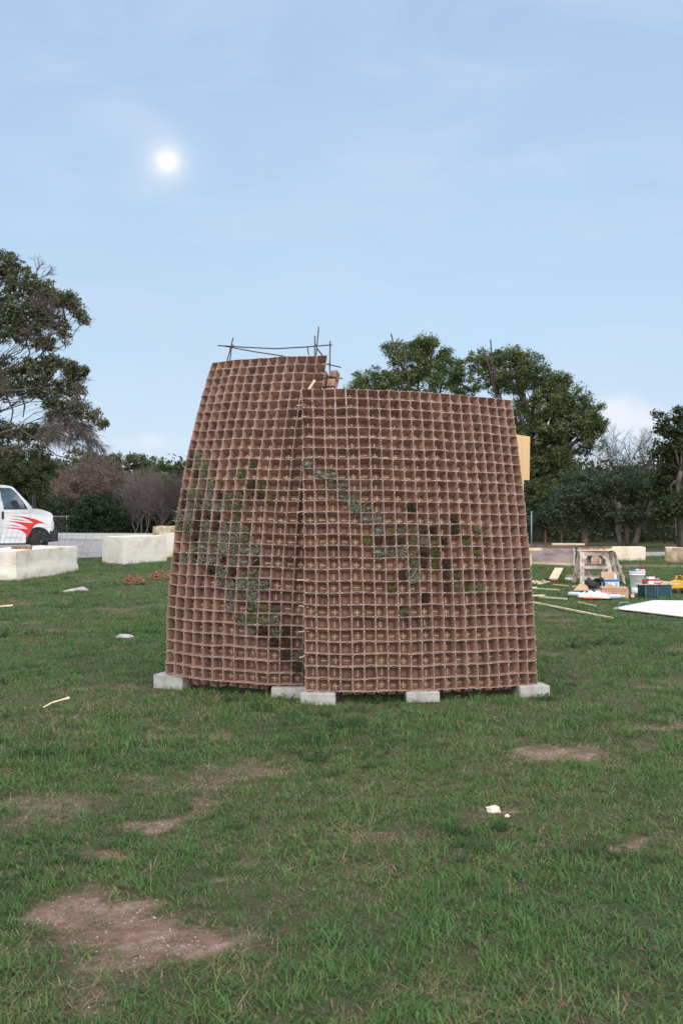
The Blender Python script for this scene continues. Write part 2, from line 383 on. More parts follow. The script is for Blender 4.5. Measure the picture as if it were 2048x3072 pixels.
def soil(gm):
    nt = gm.node_tree; N = nt.nodes; L = nt.links; b = N['Principled BSDF']; b.inputs['Roughness'].default_value = 0.95; b.inputs['Specular IOR Level'].default_value = 0.1
    tc = N.new('ShaderNodeTexCoord'); P = tc.outputs['Object']
    def noise(sc, det=6, rg=0.6):
        n = N.new('ShaderNodeTexNoise'); n.inputs['Scale'].default_value = sc; n.inputs['Detail'].default_value = det; n.inputs['Roughness'].default_value = rg
        L.new(P, n.inputs['Vector']); return n.outputs['Fac']
    def ramp(s, st):
        r = N.new('ShaderNodeValToRGB')
        while len(r.color_ramp.elements) < len(st): r.color_ramp.elements.new(.5)
        for e, (p, c) in zip(r.color_ramp.elements, st): e.position = p; e.color = (*c, 1)
        L.new(s, r.inputs[0]); return r.outputs[0]
    def mix(f, a, c):
        m = N.new('ShaderNodeMix'); m.data_type = 'RGBA'; L.new(f, m.inputs[0]); L.new(a, m.inputs[6]); L.new(c, m.inputs[7]); return m.outputs[2]
    green = ramp(noise(0.8, 8, .7), [(.3, (.04, .058, .02)), (.5, (.06, .092, .03)), (.7, (.09, .11, .045))])
    dry = ramp(noise(60, 4), [(.3, (.055, .044, .028)), (.7, (.15, .115, .08))])
    green = mix(ramp(noise(11, 5), [(.38, (.15, .15, .15)), (.62, (.85, .85, .85))]), green, dry)
    earth = ramp(noise(9, 8, .7), [(.3, (.14, .078, .056)), (.5, (.24, .15, .115)), (.68, (.37, .27, .22))])
    vo = N.new('ShaderNodeTexVoronoi'); vo.inputs['Scale'].default_value = 85; L.new(P, vo.inputs['Vector'])
    peb = ramp(vo.outputs['Distance'], [(.16, (1, 1, 1)), (.26, (0, 0, 0))])
    sel = ramp(noise(14, 3), [(.5, (0, 0, 0)), (.6, (1, 1, 1))])
    mm = N.new('ShaderNodeMath'); mm.operation = 'MULTIPLY'; L.new(peb, mm.inputs[0]); L.new(sel, mm.inputs[1])
    pc = N.new('ShaderNodeRGB'); pc.outputs[0].default_value = (.5, .43, .38, 1)
    earth = mix(mm.outputs[0], earth, pc.outputs[0])
    an = N.new('ShaderNodeAttribute'); an.attribute_name = 'dirt'
    ad = N.new('ShaderNodeMath'); ad.operation = 'ADD'; L.new(an.outputs['Fac'], ad.inputs[0])
    sc = N.new('ShaderNodeMath'); sc.operation = 'MULTIPLY_ADD'; L.new(noise(30, 5), sc.inputs[0]); sc.inputs[1].default_value = .8; sc.inputs[2].default_value = -.4
    L.new(sc.outputs[0], ad.inputs[1])
    f = ramp(ad.outputs[0], [(.28, (0, 0, 0)), (.72, (1, 1, 1))])
    L.new(mix(f, green, earth), b.inputs['Base Color'])
    bp = N.new('ShaderNodeBump'); bp.inputs['Strength'].default_value = .8; bp.inputs['Distance'].default_value = .02
    L.new(noise(45, 8, .75), bp.inputs['Height']); L.new(bp.outputs[0], b.inputs['Normal'])
soil(gm)
tag(link('ground', me, None, [gm]), 'green lawn with bare patches of reddish soil', None, None, 'structure')

# roads
def sheet(name, pts, z, m, label, thick=None):
    mb = MB()
    if thick: mb.poly([(x, y, z - thick) for x, y in pts], thick)
    else: mb.add([(x, y, z) for x, y in pts], [tuple(range(len(pts)))])
    return tag(mb.build(name, m), label, None, None, 'structure')
def arc_pts(pts, n=8):
    """smooth a polyline (Catmull-Rom)"""
    P = [Vector((p[0], p[1], 0)) for p in pts]; P = [2 * P[0] - P[1]] + P + [2 * P[-1] - P[-2]]; o = []
    for i in range(1, len(P) - 2):
        for k in range(n):
            t = k / n; a, b, c, d = P[i - 1], P[i], P[i + 1], P[i + 2]
            q = 0.5 * ((2 * b) + (c - a) * t + (2 * a - 5 * b + 4 * c - d) * t * t + (3 * b - a - 3 * c + d) * t ** 3); o.append((q.x, q.y))
    o.append((P[-2].x, P[-2].y)); return o
near_e = arc_pts([(-60, 29), (-20, 30.5), (-12, 31.3), (-8.6, 33.6), (-4, 37), (2.6, 38.2)])
kerb_e = arc_pts([(-60, 66), (-30, 62), (-19, 57.5), (-12.5, 52), (-6, 45.5), (2.6, 42)])
far_e = arc_pts([(-60, 76), (-30, 72), (-19, 68), (-12.3, 66), (-6.5, 60), (2.6, 52)])
sheet('driveway', near_e + kerb_e[::-1], 0.012, MT['asphalt'], 'pale concrete driveway curving behind the limestone blocks')
mbk = MB()
for (a, b) in zip(kerb_e[:-1], kerb_e[1:]):
    mbk.beam((a[0], a[1], 0.06), (b[0], b[1], 0.06), 0.22, 0.16)
tag(mbk.build('kerb', MT['kerb']), 'low concrete kerb along the driveway', None, None, 'structure')
sheet('pavement', [(x, y + .12) for x, y in kerb_e] + far_e[::-1], 0.13, MT['kerb'], 'pale concrete pavement beyond the driveway', 0.12)
sheet('road', [(3, 35.7), (80, 35.7), (80, 38.8), (3, 38.8)], 0.012, MT['asphalt_dark'], 'dark asphalt road beyond the lawn')
mbk = MB(); mbk.box((41, 35.5, 0.05), (78, .2, .14))
tag(mbk.build('kerb', MT['kerb']), 'pale kerb along the dark road', None, None, 'structure')

# ------------------------------------------------------------------ grass
def gmat(name, a, b, trans=0.25):
    m = mat(name, [a, b], scale=3.0, rough=0.6, spec=0.2, objrand=0.28, trans=trans, lo=.3, hi=.7); return m
G_GREEN = gmat('grass_green', (.072, .150, .040), (.122, .218, .066))
G_OLIVE = gmat('grass_olive', (.105, .158, .048), (.170, .222, .082))
G_BLUE = gmat('grass_bluish', (.060, .130, .044), (.106, .194, .072))
G_DRY = gmat('grass_straw', (.20, .155, .085), (.36, .285, .17), 0.1)
G_WEED = gmat('weed_leaf', (.03, .072, .022), (.06, .115, .035))
lib = bpy.data.collections.new('grass_clumps')
def blade(mb, x, y, h, w, ang, lean, mi):
    d = Vector((math.cos(ang), math.sin(ang), 0)); s = Vector((-d.y, d.x, 0)); b = Vector((x, y, -0.01)); vs = []
    tw = random.uniform(-.6, .6); s = s * math.cos(tw) + d * math.sin(tw)
    for k, t in enumerate((0, .4, .75, 1)):
        p = b + Vector((0, 0, h * (t - .25 * lean * t * t))) + d * (h * lean * t * t * .9); ww = w * (1, .9, .6, .04)[k]
        vs += [p - s * ww / 2, p + s * ww / 2]
    mb.add(vs, [(0, 1, 3, 2), (2, 3, 5, 4), (4, 5, 7, 6)], mi, False)
def clump(name, n, rad, h0, h1, w, lean, mats, dry):
    mb = MB()
    for i in range(n):
        a = random.uniform(0, 6.283); r = rad * math.sqrt(random.random())
        mi = 1 if random.random() < dry else 0
        blade(mb, r * math.cos(a), r * math.sin(a), random.uniform(h0, h1) * (0.8 if mi else 1), w * random.uniform(.7, 1.2), random.uniform(0, 6.283), random.uniform(*lean), mi)
    o = bpy.data.objects.new(name, mb.mesh(name, mats)); lib.objects.link(o)
clump('c00', 16, .045, .022, .050, .0038, (.3, 1.3), [G_GREEN, G_DRY], .07)
clump('c01', 16, .050, .020, .055, .0036, (.3, 1.5), [G_GREEN, G_DRY], .12)
clump('c02', 15, .050, .020, .048, .0036, (.4, 1.5), [G_OLIVE, G_DRY], .16)
clump('c03', 18, .040, .030, .070, .0042, (.2, 1.1), [G_GREEN, G_DRY], .06)
clump('c04', 16, .045, .022, .056, .0044, (.3, 1.3), [G_BLUE, G_DRY], .06)
clump('c05', 10, .060, .015, .040, .0030, (.8, 2.0), [G_OLIVE, G_DRY], .55)
clump('c06', 7, .050, .03, .075, .0026, (.2, 1.6), [G_DRY, G_OLIVE], .15)
mb = MB()
for i in range(11):
    a = random.uniform(0, 6.28); r = .05 * math.sqrt(random.random()); x, y, z = r * math.cos(a), r * math.sin(a), random.uniform(.012, .04); q = random.uniform(.006, .013)
    b2 = random.uniform(0, 6.28); tl = random.uniform(-.3, .5); pts = []
    for k in range(6):
        t = b2 + k * 1.047; rr = q * (1.0, .8, 1.0, .8, 1.0, .8)[k]; pts.append((x + rr * math.cos(t), y + rr * math.sin(t), z + rr * math.cos(t) * tl))
    mb.add(pts, [tuple(range(6))])
    mb.tube([(x * .4, y * .4, -.01), (x, y, z)], .0012, 3)
o = bpy.data.objects.new('c07', mb.mesh('c07', [G_WEED])); lib.objects.link(o)
clump('c08', 14, .075, .018, .045, .0028, (1.0, 2.2), [G_DRY, G_OLIVE], .25)
mb = MB()
for i in range(2):
    x, y, z = random.uniform(-.05, .05), random.uniform(-.05, .05), random.uniform(.015, .035); a = random.uniform(0, 6.28); L_ = random.uniform(.009, .017)
    dx, dy = math.cos(a) * L_, math.sin(a) * L_; mb.add([(x - dx, y - dy, z), (x - dy * .35, y + dx * .35, z + .006), (x + dx, y + dy, z + .004), (x + dy * .35, y - dx * .35, z + .007)], [(0, 3, 2, 1)])
o = bpy.data.objects.new('c09', mb.mesh('c09', [gmat('fallen_leaf', (.13, .07, .04), (.26, .15, .085), .1)])); lib.objects.link(o)
ROADP = near_e + [(3, 38.2), (3, 35.3), (80, 35.3), (80, 90), (-60, 90)]
def inside(px, py, poly):
    c = np.zeros(px.shape, bool); j = len(poly) - 1
    for i in range(len(poly)):
        xi, yi = poly[i]; xj, yj = poly[j]
        c ^= ((yi > py) != (yj > py)) & (px < (xj - xi) * (py - yi) / (yj - yi + 1e-12) + xi); j = i
    return c
PANEL = [(4.28, 15.75), (5.38, 17.2), (7.2, 17.05), (5.75, 13.2)]
def scatter(y0, y1, dens, s0, s1):
    area = 0.5 * (y1 * y1 - y0 * y0) * 1.05
    n = int(area * dens)
    y = np.sqrt(rng.uniform(y0 * y0, y1 * y1, n)); x = rng.uniform(-.525, .525, n) * y
    x = x + rng.uniform(-.6, .6, n)
    d = dirt(x, y); big = fbm(x * 2.2, y * 2.2, 40)
    keep = rng.random(n) < np.clip(1.15 - 1.0 * d, .42, 1) * np.clip(.55 + 1.0 * (big - .3), .4, 1)
    keep &= ~inside(x, y, ROADP) & ~inside(x, y, PANEL)
    x, y, d, big = x[keep], y[keep], d[keep], big[keep]; n = len(x)
    kind = rng.choice(5, n, p=[.32, .22, .18, .14, .14])
    kn = fbm(x * .8, y * .8, 60)
    kind = np.where((kn > .56) & (rng.random(n) < .5), 2, kind)
    kind = np.where((kn < .42) & (rng.random(n) < .5), 4, kind)
    kind = np.where(rng.random(n) < np.clip(d * 1.5 + .10, 0, .8), 5, kind)
    kind = np.where(rng.random(n) < .035, 6, kind)
    kind = np.where((d > .3) & (rng.random(n) < .4), 8, kind)
    kind = np.where(rng.random(n) < .0035, 9, kind)
    wd = fbm(x * 1.1, y * 1.1, 77)
    kind = np.where((wd > .66) & (rng.random(n) < .10), 7, kind)
    s = rng.uniform(s0, s1, n) * (1.15 - .3 * d) * (.75 + .55 * big)
    z = gz(x, y)
    return np.stack([x, y, z], -1), kind, s, rng.uniform(0, 6.283, n)
parts = [scatter(1.6, 6.5, 1000, .62, 1.15), scatter(6.5, 15, 330, .9, 1.5), scatter(15, 27, 110, 1.2, 2.0), scatter(27, 46, 36, 1.7, 2.7)]
PT = np.concatenate([p[0] for p in parts]); KI = np.concatenate([p[1] for p in parts]); SC = np.concatenate([p[2] for p in parts]); RO = np.concatenate([p[3] for p in parts])
me = bpy.data.meshes.new('grass'); me.from_pydata(PT.tolist(), [], [])
a = me.attributes.new('kindex', 'INT', 'POINT'); a.data.foreach_set('value', KI.astype(np.int32))
a = me.attributes.new('scl', 'FLOAT', 'POINT'); a.data.foreach_set('value', SC.astype(np.float32))
a = me.attributes.new('rot', 'FLOAT', 'POINT'); a.data.foreach_set('value', RO.astype(np.float32))
grass = tag(link('grass', me), 'short uneven lawn grass mixed with straw and weeds', 'grass', None, 'stuff')
ng = bpy.data.node_groups.new('grass_scatter', 'GeometryNodeTree')
ng.interface.new_socket('Geometry', in_out='INPUT', socket_type='NodeSocketGeometry'); ng.interface.new_socket('Geometry', in_out='OUTPUT', socket_type='NodeSocketGeometry')
gi = ng.nodes.new('NodeGroupInput'); go = ng.nodes.new('NodeGroupOutput'); ip = ng.nodes.new('GeometryNodeInstanceOnPoints'); ci = ng.nodes.new('GeometryNodeCollectionInfo')
ci.inputs['Collection'].default_value = lib; ci.inputs['Separate Children'].default_value = True; ci.inputs['Reset Children'].default_value = True
def nattr(nm, ty):
    n = ng.nodes.new('GeometryNodeInputNamedAttribute'); n.data_type = ty; n.inputs['Name'].default_value = nm; return n.outputs['Attribute']
cx = ng.nodes.new('ShaderNodeCombineXYZ'); ng.links.new(nattr('rot', 'FLOAT'), cx.inputs['Z'])
ip.inputs['Pick Instance'].default_value = True
ng.links.new(gi.outputs[0], ip.inputs['Points']); ng.links.new(ci.outputs[0], ip.inputs['Instance']); ng.links.new(nattr('kindex', 'INT'), ip.inputs['Instance Index'])
ng.links.new(cx.outputs[0], ip.inputs['Rotation']); ng.links.new(nattr('scl', 'FLOAT'), ip.inputs['Scale']); ng.links.new(ip.outputs[0], go.inputs[0])
md = grass.modifiers.new('scatter', 'NODES'); md.node_group = ng

# gravel lying in the bare patches
mb = MB(); n = 40000
y = np.sqrt(rng.uniform(2.6 ** 2, 8.0 ** 2, n)); x = rng.uniform(-.42, .42, n) * y; d = dirt(x, y)
gn = fbm(x * 9, y * 9, 91)
keep = (rng.random(n) < np.clip((d - .35) * 2.2, 0, 1) * np.clip((gn - .4) * 4, .05, 1)); x, y = x[keep], y[keep]; zz = gz(x, y)
for i in range(len(x)):
    r = random.uniform(.002, .0058) * (1.6 if random.random() < .04 else 1); c = Vector((x[i], y[i], zz[i] + r * .25)); a = random.uniform(0, 6.28); e = random.uniform(.6, 1)
    vs = [c + Vector((r * math.cos(a + k * 1.571) * random.uniform(.8, 1.2), r * e * math.sin(a + k * 1.571), random.uniform(-.2, .2) * r)) for k in range(4)] + [c + Vector((0, 0, r * .7)), c - Vector((0, 0, r * .7))]
    mb.add(vs, [(0, 1, 4), (1, 2, 4), (2, 3, 4), (3, 0, 4), (1, 0, 5), (2, 1, 5), (3, 2, 5), (0, 3, 5)], random.randrange(2))
tag(mb.build('gravel', [mat('pale_gravel', [(.36, .30, .26), (.5, .45, .40)], 20, .9), mat('pinkish_gravel', [(.27, .19, .16), (.42, .33, .28)], 20, .9)]), 'pale pebbles lying in the bare soil patches', 'gravel', None, 'stuff')

# ------------------------------------------------------------------ walls of stapled peat pots
PITCH = 0.0985; DEPTH = 0.094
def curve(n, start, end, phis, sgn):
    """plan curve through n columns; phis = (column, degrees) headings away from the camera plane"""
    pts = [Vector((start[0], start[1], 0))]
    for i in range(n):
        ph = R(np.interp(i + .5, [p[0] for p in phis], [p[1] for p in phis]))
        pts.append(pts[-1] + Vector((sgn * math.cos(ph), math.sin(ph), 0)) * PITCH)
    err = Vector((end[0], end[1], 0)) - pts[-1]
    return [p + err * (i / n) for i, p in enumerate(pts)]
class Wall:
    def __init__(s, bot, top, zb, zt, rows, b, arch, seed):
        s.bot, s.top, s.zb, s.zt, s.rows, s.b, s.arch = bot, top, zb, zt, rows, b, arch
        s.cols = len(bot) - 1; r = random.Random(seed)
        s.jit = [[Vector((r.gauss(0, .0018), r.gauss(0, .003), r.gauss(0, .0021))) for _ in range(rows + 1)] for _ in range(s.cols + 1)]
    def lerp(s, c, u):
        n = len(c) - 1; i = min(max(int(math.floor(u)), 0), n - 1); return c[i] + (c[i + 1] - c[i]) * (u - i)
    def pt(s, u, t, jit=True):
        """u column from the left, t rows from the bottom"""
        f = t / s.rows; g = (1 - s.b) * f + s.b * f * f; h = 1.07 * f - .07 * f * f
        B, T = s.lerp(s.bot, u), s.lerp(s.top, u); q = u / s.cols
        zb = s.zb[0] + (s.zb[1] - s.zb[0]) * q; zt = s.zt[0] + (s.zt[1] - s.zt[0]) * q + s.arch * 4 * q * (1 - q)
        p = B + (T - B) * g + Vector((0, 0, zb + (zt - zb) * h))
        p.z += .004 * math.sin(u * 1.1 + t * .35) * min(1, (s.rows - t) / 4 + .3)
        if jit and 0 <= u <= s.cols and 0 <= t <= s.rows: p = p + s.jit[int(round(u))][int(round(t))]
        return p
    def nrm(s, u, t):
        e = .3; n = (s.pt(u + e, t, False) - s.pt(u - e, t, False)).cross(s.pt(u, t + e, False) - s.pt(u, t - e, False)).normalized()
        return n if n.y < 0 else -n
def pot_geo(mb, A, n, depth=DEPTH, taper=.70, th=.0034, ri=None, off=Vector((0, 0, 0))):
    """A: four rim corners (tl, tr, br, bl); open towards n"""
    r = ri or random; c = (A[0] + A[1] + A[2] + A[3]) / 4; rim = []
    for k in range(4):
        a, b = A[k], A[(k + 1) % 4]; rim.append(a + (c - a) * .008)
        bow = abs(r.gauss(0, .0016)) + (.005 * r.random() if r.random() < .1 else 0); m = (a + b) / 2; rim.append(m + (c - m).normalized() * (bow + .0006) + n * r.gauss(0, .0018))
    def ring(f, dep): return [c + (p - c) * f - n * dep for p in rim]
    half = (A[0] - A[2]).length / 2.83
    k1 = 1 - th / half
    bc = c - n * depth
    R0 = rim; R1 = ring(k1, 0); R2 = ring(taper * 1.03 - .01, depth - .006); R3 = ring(taper - th / half, depth - .003)
    B0 = ring(taper, depth)
    vs = R0 + R1 + R3 + B0; V8 = range(8); fr = []; fi = []; fo = []
    for k in V8:
        j = (k + 1) % 8
        fr.append((k, j, 8 + j, 8 + k)); fi.append((8 + k, 8 + j, 16 + j, 16 + k)); fo.append((j, k, 24 + k, 24 + j))
    mb.add([v - off for v in vs], fr, 1); b = len(mb.v) - 32
    for f in fi + fo + [tuple(range(16, 24)), tuple(range(31, 23, -1))]: mb.f.append(tuple(i + b for i in f)); mb.m.append(0); mb.sm.append(False)
    return c, bc
def stick_geo(mb, bc, ax, n, ln, r, off=Vector((0, 0, 0))):
    ax = (ax + n * r.gauss(0, .05) + ax.cross(n) * r.gauss(0, .07)).normalized(); p = bc + n * .010 - off; l = ln * r.uniform(.85, 1.08)
    w = r.uniform(.0062, .0082)
    mb.beam(p - ax * l / 2, p + ax * l / 2, w, .0062, 0, up=n)
def build_wall(name, W, label, seed, hpar, vpar, extra_inner, skip=()):
    r = random.Random(seed); root = empty(name, W.bot[W.cols // 2] * 1.0)
    org = root.location.copy(); tag(root, label, 'pot wall')
    cells = []
    for i in range(W.cols):
        for j in range(W.rows):      # j row from the bottom
            A = [W.pt(i, j + 1), W.pt(i + 1, j + 1), W.pt(i + 1, j), W.pt(i, j)]
            q = [(v.x / v.y, (v.z - CAM_H) / v.y) for v in A]
            ar = abs(sum(q[k][0] * q[(k + 1) % 4][1] - q[(k + 1) % 4][0] * q[k][1] for k in range(4)))
            cells.append((ar, i, j, A))
    cells.sort(key=lambda c: -c[0]); rest = MB(); rsticks = MB()
    for k, (ar, i, j, A) in enumerate(cells):
        n = (A[1] - A[3]).cross(A[0] - A[2]).normalized()
        if n.y > 0: n = -n
        n = (n + Vector((r.gauss(0, .035), 0, r.gauss(0, .035)))).normalized()
        dep = DEPTH * r.uniform(.95, 1.04); row_top = W.rows - 1 - j
        vst = (i % 2 == vpar) and r.random() > .04; hst = (row_top % 2 == hpar) and r.random() > .04
        if (i, row_top) in skip: vst = hst = False
        ax_v = ((A[0] + A[1]) - (A[2] + A[3])).normalized(); ax_h = ((A[1] + A[2]) - (A[0] + A[3])).normalized()
        if k < 300:
            mb = MB(); c0 = (A[0] + A[1] + A[2] + A[3]) / 4
            c, bc = pot_geo(mb, A, n, dep, r.uniform(.58, .66), .0027, r, c0)
            po = mb.build('pot', [MT['pot'], MT['pot_rim']], root); po.location = c0 - org
            for on, ax in ((vst, ax_v), (hst, ax_h)):
                if on:
                    ms = MB(); stick_geo(ms, bc, ax, n, .056, r, c0); link('stick', ms.mesh('stick', [MT['stick']]), po)
        else:
            c, bc = pot_geo(rest, A, n, dep, r.uniform(.58, .66), .0027, r, org)
            for on, ax in ((vst, ax_v), (hst, ax_h)):
                if on: stick_geo(rsticks, bc, ax, n, .056, r, org)
    tag(rest.build('further_pots', [MT['pot'], MT['pot_rim']], root), None, None, None, 'stuff')
    tag(rsticks.build('further_sticks', MT['stick'], root), None, None, None, 'stuff')
    # staples bridging neighbouring rims close to every corner
    st = MB()
    for i in range(W.cols + 1):
        for j in range(W.rows + 1):
            p = W.pt(i, j); n = W.nrm(i, j)
            for di, dj in ((1, 0), (-1, 0), (0, 1), (0, -1)):
                if not (0 <= i + di <= W.cols and 0 <= j + dj <= W.rows) or r.random() < .2: continue
                e = (W.pt(i + di, j + dj) - p).normalized(); x = e.cross(n).normalized()
                q = p + e * r.uniform(.011, .019) + n * .0012 - org
                x = (x + e * r.gauss(0, .35)).normalized()
                st.beam(q - x * .0052, q + x * .0052, .003, .0038, 0, up=n)
    tag(st.build('staples', MT['staple'], root), None, None, None, 'stuff')
    # inner layer: pots back to back with the outer ones, opening inwards
    inn = MB(); lowest = MB(); jn = 0
    for i in range(0, W.cols + extra_inner):
        for j in range(-1, W.rows - 1):
            sh = .2
            A = [W.pt(i + a, j + b + sh, False) for a, b in ((0, 1), (1, 1), (1, 0), (0, 0))]
            n = W.nrm(i + .5, j + .5); c = sum(A, Vector()) / 4
            A = [a - n * (2 * DEPTH + .012) + Vector((r.gauss(0, .003), 0, r.gauss(0, .004))) for a in A]
            if j == -1: A = [a + Vector((0, 0, r.gauss(0, .008))) for a in A]
            if min(a.z for a in A) < .006: dz = .006 - min(a.z for a in A); A = [a + Vector((0, 0, dz)) for a in A]
            A2 = [A[1], A[0], A[3], A[2]]
            if j == -1 or (i >= W.cols and j >= W.rows - 5):
                mbp = MB(); c0 = sum(A, Vector()) / 4; pot_geo(mbp, A2, -n, DEPTH, .72, .0027, r, c0)
                po = mbp.build('back_pot', [MT['pot'], MT['pot_rim']], root); po.location = c0 - org
            elif i < W.cols: pot_geo(inn, A2, -n, DEPTH, .72, .0027, r, org)
    tag(inn.build('inner_pots', [MT['pot'], MT['pot_rim']], root), None, None, None, 'stuff')
    return root

wl_bot = curve(13, (-.328, 8.45), (-1.55, 8.80), [(0, -2), (5, 9), (10, 26), (13, 36)], -1)[::-1]
wl_top = curve(13, (-.131, 9.30), (-1.27, 9.80), [(0, 8), (5, 18), (10, 32), (13, 42)], -1)[::-1]
WL = Wall(wl_bot, wl_top, (.116, .073), (3.02, 3.015), 31, 1.0, .0, 5)
wr_bot = curve(21, (-.302, 8.19), (1.675, 8.52), [(0, -4), (3, 3), (6, 9), (9, 16), (15, 20), (21, 32)], 1)
wr_top = curve(21, (-.357, 8.90), (1.60, 9.38), [(0, -4), (3, 3), (6, 9), (9, 16), (15, 22), (21, 34)], 1)
WR = Wall(wr_bot, wr_top, (.075, .075), (2.650, 2.600), 27, .55, .012, 9)

AIR_L = {10: [0, 1], 11: [0, 1, 2, 7], 12: [1, 2, 6], 13: [1, 2, 3, 7, 8], 14: [0, 1, 2, 3, 4, 5, 6, 7, 8, 9], 15: [0, 1, 2, 3, 4, 5, 6], 16: [0, 1, 2, 3, 4, 5, 6],
         17: [0, 1, 2, 3, 4, 5, 6, 7], 18: [2, 3, 4, 5, 6, 7], 19: [2, 3, 4, 5, 6, 7, 8], 20: [0, 1, 2, 3, 4, 5, 6, 7, 8], 21: [4, 5, 6, 7, 8], 22: [5, 6, 7, 8, 9],
         23: [6, 7, 8], 24: [6, 8, 9, 10], 25: [7, 8, 9, 10], 26: [8, 9, 10, 11], 27: [10, 11], 28: [11, 12], 29: [12]}
AIR_R = {7: [0], 8: [1, 2], 9: [2, 3], 10: [3, 4], 11: [4, 5, 9], 12: [5, 6, 13], 13: [6, 7, 8, 9, 10, 11, 13, 15], 14: [5, 6, 7, 8, 9, 10, 11, 12, 14, 16],
         15: [6, 7, 8, 9, 10, 11, 15], 16: [9, 10, 11, 12], 17: [8, 9, 12, 13], 18: [7, 12, 13, 14, 15], 19: [10], 20: [8]}
skipL = {(c, r_) for r_, cs in AIR_L.items() for c in cs}; skipR = {(c, r_) for r_, cs in AIR_R.items() for c in cs}
build_wall('pot_wall', WL, 'taller curved wall of brown peat pots leaning back, partly behind the lower wall', 31, 0, 0, 1, skipL)
build_wall('pot_wall', WR, 'lower wider curved wall of brown peat pots overlapping the taller one', 57, 0, 0, 0, skipR)
# tan sticks poking out of the overlapping edge
for t, ln in ((25.6, .05), (24.4, .04), (17.2, .05), (15.3, .06), (9.2, .07), (6.8, .05), (4.8, .05), (2.9, .05)):
    p = WR.pt(0, t, False); mb = MB(); n = WR.nrm(0, t); a = p - n * .05 + Vector((.03, 0, 0)); mb.beam(a, a + Vector((-ln - .03, -.02, random.uniform(-.03, .02))), .007, .007)
    tag(mb.build('stick', MT['stick']), 'thin tan stick poking out at the seam between the two pot walls', 'stick', 'sticks poking from the wall seam')

# ------------------------------------------------------------------ air plants in the pots
def air_mesh(name, n, spread, h, seed, m):
    r = random.Random(seed); mb = MB()
    for i in range(n):
        a = r.uniform(0, 6.283); el = r.uniform(-.35, 1.25); L = h * r.uniform(.6, 1.15)
        d = Vector((math.cos(a) * math.cos(el), -abs(math.sin(a)) * math.cos(el) * .9, math.sin(el))); b = Vector((r.gauss(0, spread), r.gauss(-.01, .012), r.gauss(0, spread * .8)))
        s = d.cross(Vector((r.gauss(0, 1), r.gauss(0, 1), r.gauss(0, 1)))).normalized(); w = r.uniform(.0018, .0034); cu = Vector((r.gauss(0, .4), -.25, r.gauss(-.1, .45)))
        vs = []
        for k, t in enumerate((0, .35, .7, 1)):
            p = b + d * (L * t) + cu * (L * t * t * .55); ww = w * (1, .9, .6, .1)[k]; vs += [p - s * ww, p + s * ww]
        mb.add(vs, [(0, 1, 3, 2), (2, 3, 5, 4), (4, 5, 7, 6)], 0)
    return mb.mesh(name, [m])
VAR = {'grey': [air_mesh('air_grey', 150, .021, .044, 100 + k, MT['air_grey']) for k in range(4)],
       'olive': [air_mesh('air_olive', 130, .02, .042, 200 + k, MT['air_olive']) for k in range(3)],
       'green': [air_mesh('air_green', 80, .012, .042, 300 + k, MT['air_green']) for k in range(3)],
       'brown': [air_mesh('air_brown', 160, .022, .04, 400 + k, MT['air_brown']) for k in range(3)]}
LBL = {'grey': 'grey-green air plant', 'olive': 'olive air plant', 'green': 'bright green air plant', 'brown': 'brown dried air plant'}
SPEC_L = {(7, 11): 'green', (6, 12): 'green', (7, 13): 'brown', (8, 13): 'green', (7, 14): 'green', (8, 14): 'brown', (9, 14): 'green', (6, 16): 'green', (6, 14): 'olive', (0, 10): 'brown', (0, 11): 'brown', (9, 24): 'green', (0, 20): 'brown', (2, 20): 'brown', (12, 29): 'brown'}
SPEC_R = {(9, 11): 'brown', (13, 12): 'brown', (7, 13): 'green', (5, 14): 'green', (6, 14): 'brown', (11, 14): 'green', (12, 14): 'brown', (14, 14): 'green', (16, 14): 'green', (15, 15): 'green', (11, 16): 'green', (10, 16): 'brown', (12, 16): 'brown',
          (8, 17): 'brown', (13, 17): 'green', (7, 18): 'green', (14, 18): 'green', (15, 18): 'olive', (12, 17): 'brown', (13, 18): 'olive', (10, 19): 'brown', (8, 20): 'olive', (11, 15): 'green', (10, 13): 'brown', (8, 14): 'brown'}
def nth(n): return '%d%s' % (n, 'th' if 10 < n % 100 < 20 else {1: 'st', 2: 'nd', 3: 'rd'}.get(n % 10, 'th'))
ra = random.Random(77)
for W, AIR, SP, wn in ((WL, AIR_L, SPEC_L, 'taller'), (WR, AIR_R, SPEC_R, 'lower')):
    for row, cs in AIR.items():
        for c in cs:
            j = W.rows - 1 - row; p = W.pt(c + .5, j + .5, False); n = W.nrm(c + .5, j + .5)
            k = SP.get((c, row)) or (ra.choices(['grey', 'olive', 'brown'], [.5, .3, .2] if W is WL else [.25, .4, .35])[0] if W is WL or c > 6 else 'grey')
            o = bpy.data.objects.new('air_plant', ra.choice(VAR[k])); COL.objects.link(o)
            up = (W.pt(c + .5, j + 1, False) - W.pt(c + .5, j, False)).normalized(); dp = .05 if k == 'brown' else .034
            o.location = p - n * dp * ra.uniform(.7, 1.5) - up * (.014 if k != 'brown' else .006); s = ra.uniform(.7, 1.3)
            o.scale = (s * ra.choice((-1, 1)), s, s); o.rotation_euler = (ra.gauss(-.1, .15), ra.gauss(0, .3), math.atan2(n.x, -n.y) + ra.gauss(0, .2))
            tag(o, '%s in %s wall, %s row down, %s pot from %s' % (LBL[k], wn, nth(row + 1), nth(c + 1), 'free end' if W is WL else 'seam edge'), 'air plant', '%s air plants in the %s pot wall' % (k, wn))

